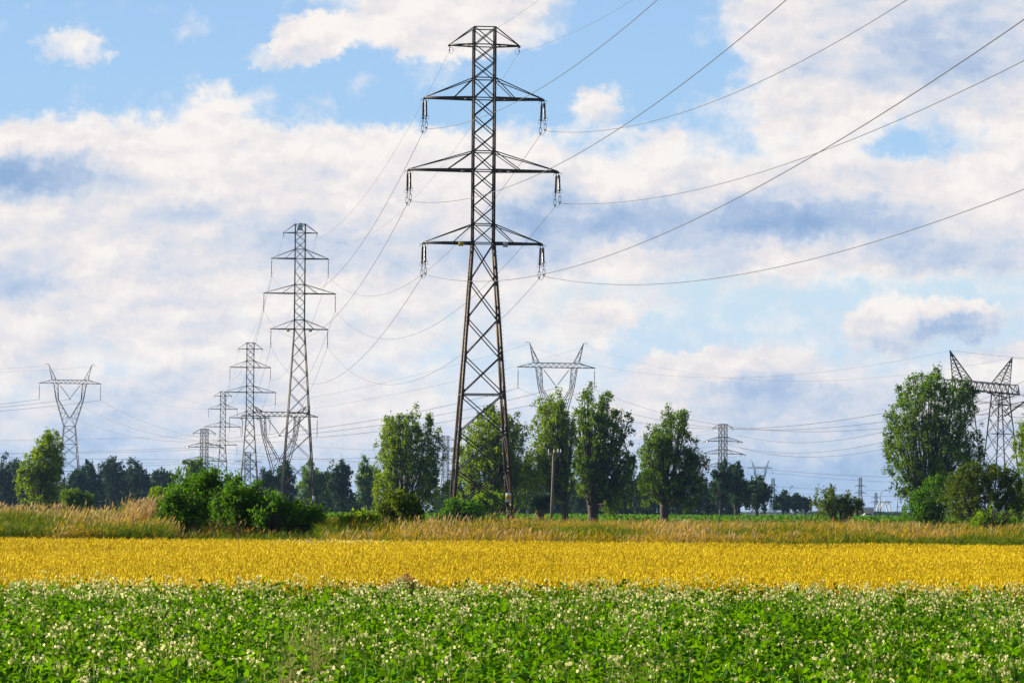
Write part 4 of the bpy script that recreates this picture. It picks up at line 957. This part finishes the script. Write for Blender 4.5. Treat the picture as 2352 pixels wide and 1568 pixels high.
plant('large_shrub', 'small bright shrub in front of the largest mound', 'shrub', RS, 2285, 225,
      [(2280, 1162, 1210, 32), (2310, 1170, 1212, 22), (2255, 1180, 1212, 20)], .15, 'bright', None, 1.3, 'round', seed=24)
# far trees
FW = 'far dark trees of the woods on the left'; FC = 'far trees between the pylon line and the willow'; FR = 'far trees behind the squat pylon on the right'
fl = [(15, 1050, 44, 'cut off by the left frame edge'), (180, 1075, 26, 'just right of the far left Y pylon'), (205, 1064, 24, 'second right of the far left Y pylon'), (255, 1050, 27, 'tallest and most pointed of the left woods'), (312, 1060, 29, 'pointed, right of the tallest one'), (372, 1078, 32, 'broad, at the right end of the left woods')]
for i, (x, ty, hw, ds) in enumerate(fl):
    plant('far_tree', 'far dark tree ' + ds, 'tree', FW, x, 820 + 12 * i, [(x, ty, 1130, hw * .5), (x - hw * .5, ty + 22, 1155, hw * .6), (x + hw * .5, ty + 18, 1155, hw * .6), (x - hw * .4, 1085, 1178, hw * .85), (x + hw * .5, 1090, 1178, hw * .8)], .55, 'dark_leaf', (2.5, .35), 1.3, bark='bark_far', seed=40 + i)
fc = [(455, 1052, 42, 600, 'drooping, around the squat left pylon'), (615, 1080, 30, 680, 'left of the right leg of the pylon numbered 19'), (655, 1062, 26, 690, 'directly behind the pylon numbered 19'), (715, 1063, 32, 700, 'rounded, right of the pylon numbered 19'), (785, 1050, 26, 710, 'highest and narrow one'), (752, 1078, 30, 730, 'low one left of the highest'), (845, 1058, 30, 700, 'airy one touching the willow')]
for i, (x, ty, hw, Y, ds) in enumerate(fc):
    plant('far_tree', 'far tree ' + ds, 'tree', FC, x, Y, [(x, ty, 1130, hw * .45), (x - hw * .45, ty + 20, 1150, hw * .5), (x + hw * .45, ty + 16, 1150, hw * .5), (x - hw * .3, ty + 45, 1176, hw * .6), (x + hw * .35, ty + 50, 1176, hw * .6)], .46, 'dark_leaf' if i % 3 else 'willow', (2.5, .3), 1.15, bark='bark_far', seed=60 + i)
fr = [(1655, 1066, 26, 600, 'in front of the squat right pylon', 1160), (1690, 1068, 26, 620, 'right of the squat right pylon', 1165), (1738, 1096, 36, 640, 'below the tiny Y pylon', 1175), (1798, 1132, 17, 900, 'small, left one of the last three', 1178), (1826, 1137, 16, 910, 'small, middle one of the last three', 1178), (1849, 1146, 12, 920, 'smallest at the right end', 1178),
      (1472, 1085, 34, 700, 'dark behind the gap of the tree row', 1178), (1215, 1060, 22, 700, 'behind the pole and the tallest pylon', 1176), (1040, 1085, 26, 700, 'behind the left leg of the tallest pylon', 1176), (1090, 1100, 34, 720, 'between the legs of the tallest pylon', 1176), (1335, 1110, 40, 740, 'low, behind the leaning pollard trunk', 1176), (1420, 1120, 40, 730, 'low, behind the widest tree', 1176), (1620, 1115, 26, 720, 'low, left of the squat right pylon', 1176)]
for i, (x, ty, hw, Y, ds, by) in enumerate(fr):
    plant('far_tree', 'far bluish tree ' + ds, 'tree', FR, x, Y, [(x, ty, ty + (by - ty) * .75, hw * .5), (x - hw * .45, ty + (by - ty) * .18, by - 3, hw * .52), (x + hw * .45, ty + (by - ty) * .15, by - 4, hw * .5), (x, ty + (by - ty) * .35, by, hw * .8)], .46 if Y < 800 else .6, 'dark_leaf', (2.2, .3), 1.2, bark='bark_far', seed=80 + i)
def hedge(name, label, x0, x1, ty, Y, n):
    b = MB(); P = x0 + (x1 - x0) * rng.random(n); s = Y / FPX; YY = Y + 25 * rng.random(n); zt = at(1176, ty, Y)[2]; X = (P - 1176) / FPX * YY
    hN = .55 + .45 * vnoise(X, YY, 7.0, 51) + .1 * rng.normal(size=n); z = rng.random(n) ** .7 * zt * np.clip(hN, .2, 1.2)
    b.leaves(np.stack([X, YY, z], 1), .8, .5, rng.normal(size=(n, 3)) + [0, 0, .3]); tag(b.build(name, M['dark_leaf']), label, 'woods', kind='stuff')
hedge('undergrowth', 'dark undergrowth closing the foot of the far woods on the left', -60, 410, 1110, 860, 16000)
hedge('undergrowth', 'dark scrub at the foot of the far trees in the centre', 560, 900, 1145, 740, 9000)
hedge('undergrowth', 'dark scrub behind the trunks of the tree row', 1000, 1700, 1120, 770, 20000)
hedge('undergrowth', 'low bluish bushes near the horizon right of the white arch bridge', 1860, 2200, 1168, 1500, 5000)
hedge('undergrowth', 'low hazy tree belt far away on the right', 1700, 2400, 1170, 2600, 6000)

# ------------------------------------------------------------------ small things
def utility_pole():
    P = at(1266, 1172, 345); root = empty('utility_pole', (P[0], 345, 0), R(-4), 'weathered wooden utility pole with one crossbar in front of the tree row', 'utility pole')
    zt = at(1270, 1042, 345)[2]; b = MB(); b.tube([(0, 0, -.1), (.12, 0, zt * .5), (.22, 0, zt)], [.16, .14, .11], 10); b.build('pole', M['wood'], root)
    c = MB(); c.bar((-.35, -.12, zt - .12), (1.05, -.12, zt + .12), .12); c.bar((.75, -.12, zt + .05), (.3, -.1, zt - .8), .07); c.build('crossbar', M['wood'], root)
    for x, h in ((-.3, .5), (.25, .45), (.7, .55), (.98, .5)):
        i = MB(); i.tube([(x, -.12, zt - .05 + x * .15), (x, -.12, zt + h * .5), (x, -.12, zt + h)], [.03, .05, .04], 6); i.build('insulator', M['white_sign'], root)
utility_pole()
def street_lamp(label, px, ybase, ytop, Y, arm):
    P = at(px, ybase, Y); zt = at(px, ytop, Y)[2]; root = empty('street_lamp', (P[0], Y, 0), 0, label, 'street lamp', 'street lamps on the far road')
    b = MB(); b.tube([(0, 0, 0), (.15, 0, zt * .6), (.3, 0, zt - .3), (.55, 0, zt)], [.13, .10, .08, .07], 6); b.build('post', M['steel_grey'], root)
    if arm: c = MB(); c.tube([(.55, 0, zt), (arm * .6, 0, zt + .25), (arm, 0, zt + .4)], .06, 5); c.build('arm', M['steel_grey'], root)
    d = MB(); d.tube([(arm, 0, zt + .38), (arm + .35, 0, zt + .46), (arm + .8, 0, zt + .5)], [.09, .16, .08], 6); d.build('lamp_head', M['steel_grey'], root)
street_lamp('bent street lamp in front of the white arch bridge', 2021, 1177, 1129, 900, 1.3)
street_lamp('straight street lamp right of the white arch bridge', 2060, 1176, 1139, 950, .7)
street_lamp('short street lamp above the far small trees', 1812, 1176, 1120, 1000, .5)
def bridge():
    Y = 2200; s = Y / FPX; c = at(2026, 1172, Y); root = empty('arch_bridge', (c[0], Y, 0), 0, 'white double arch bridge near the horizon on the right', 'bridge')
    for k, (dx, dy) in enumerate(((0, 0), (3.8, 12))):
        a = MB(); t = np.linspace(0, math.pi, 24); zt = at(2026, 1149.5, Y)[2]
        a.tube(np.stack([dx - 3.5 * np.cos(t), dy + 0 * t, (zt - 1) * np.sin(t) ** .85 + .5], 1), .42, 8); a.build('arch', M['white_paint'], root)
    b = MB()
    for x in (-.8, 0.6): b.bar((x, 0, zt - .7), (x + 3.8, 12, zt - .7), .5)
    b.bar((3, 12, zt - .6), (9.5, 34, zt - .6), 1.1); b.build('top_strut', M['white_paint'], root)
    d = MB(); d.box((-2, 8, 2.3), (28, 5, .7)); d.build('deck', M['white_paint'], root)
bridge()
def car():
    P = at(1992, 1176, 900); root = empty('parked_car', (P[0], 900, 0), R(8), 'small white car on the far road by the sprawling shrub', 'car')
    b = MB(); prof = [(-2.1, .35), (-2.15, .8), (-1.9, 1.0), (-1.1, 1.08), (-.55, 1.52), (.75, 1.55), (1.6, 1.1), (2.1, .95), (2.15, .4)]
    V = [(x, y, z) for y in (-.85, .85) for x, z in prof]; n = len(prof)
    b.add(V, [[list(range(n))], [list(range(2 * n - 1, n - 1, -1))], [[i, n + i, n + (i + 1) % n, (i + 1) % n] for i in range(n)]]); b.build('body', M['white_paint'], root)
    g = MB(); g.add([(-.95, -.87, 1.1), (-.5, -.87, 1.45), (.7, -.87, 1.47), (1.35, -.87, 1.12)], [[[0, 3, 2, 1]]]); g.build('side_window', M['ink'], root)
    for x in (-1.35, 1.35):
        w_ = MB(); w_.tube([(x, -.9, .33), (x, -.65, .33)], .33, 14); w_.build('wheel', M['ink'], root)
car()
tag(sheet('far_road', -300, 600, 898, 906, .008, solid('asphalt', (.06, .06, .06), .9)), 'narrow asphalt road far behind the fields')
def shed():
    P = at(1982, 1172, 1500); root = empty('storage_hall', (P[0], 1500, 0), 0, 'low cream coloured hall left of the white arch bridge', 'building')
    b = MB(); b.box((0, 0, 1.7), (9, 6, 3.4)); b.build('wall', solid('cream_wall', (.6, .52, .36), .8), root)
    r_ = MB(); r_.add([(-4.8, -3.3, 3.4), (4.8, -3.3, 3.4), (4.8, 3.3, 3.4), (-4.8, 3.3, 3.4), (-4.8, 0, 4.2), (4.8, 0, 4.2)], [[[0, 1, 5, 4], [2, 3, 4, 5]], [[0, 4, 3], [1, 2, 5]]]); r_.build('roof', M['pale_sign'], root)
shed()
def tuft(px, py, Y, label, n=260, hh=.55):
    X = (px - 1176) / FPX * Y; B = np.stack([X + rng.normal(size=n) * .10, Y + rng.normal(size=n) * .10, .25 + 0 * rng.random(n)], 1)
    b = MB(); h = hh * (.5 + .5 * rng.random(n)); ln = rng.normal(size=(n, 2)) * .10
    b.blades(B, h, .006, ln); tp = B + np.concatenate([ln, h[:, None]], 1); k = rng.random(n) < .35
    b.leaves(tp[k] - [0, 0, .03], .09, .008, rng.normal(size=(k.sum(), 3)) * .4 + [.3, 0, 1], 0)
    tag(b.build('grass_tuft', M['pale_tuft']), label, 'grass tuft', 'dry grass tufts in the potatoes')
M['pale_tuft'] = leaf_mat('pale_tuft_grass', [(0.16, 0.18, 0.03), (0.28, 0.27, 0.06), (0.42, 0.38, 0.14)], 0.4)
tuft(705, 1500, 23.5, 'pale grass tuft in the potatoes below the pylon numbered 19')
tuft(735, 1480, 25.2, 'taller pale grass tuft just right of the first one', 200, .6)
tuft(660, 1540, 22.0, 'thin pale grass tuft near the bottom edge left of the others', 120, .5)
tuft(1452, 1500, 23.0, 'single thin dry grass tuft in the right half of the potatoes', 60, .5)

# ------------------------------------------------------------------ haze
hz = MB(); hz.box((0, 3470, 31.5), (8200, 7100, 65)); hm, T = new_mat('haze')
v = T.n.new('ShaderNodeVolumePrincipled'); v.inputs['Color'].default_value = (.35, .60, 1.0, 1); v.inputs['Density'].default_value = 0.00005; v.inputs['Anisotropy'].default_value = 0.2
o = T.n.new('ShaderNodeOutputMaterial'); T.l.new(v.outputs[0], o.inputs['Volume'])
tag(hz.build('haze', hm), 'thin pale haze over the whole plain', 'haze', kind='stuff')
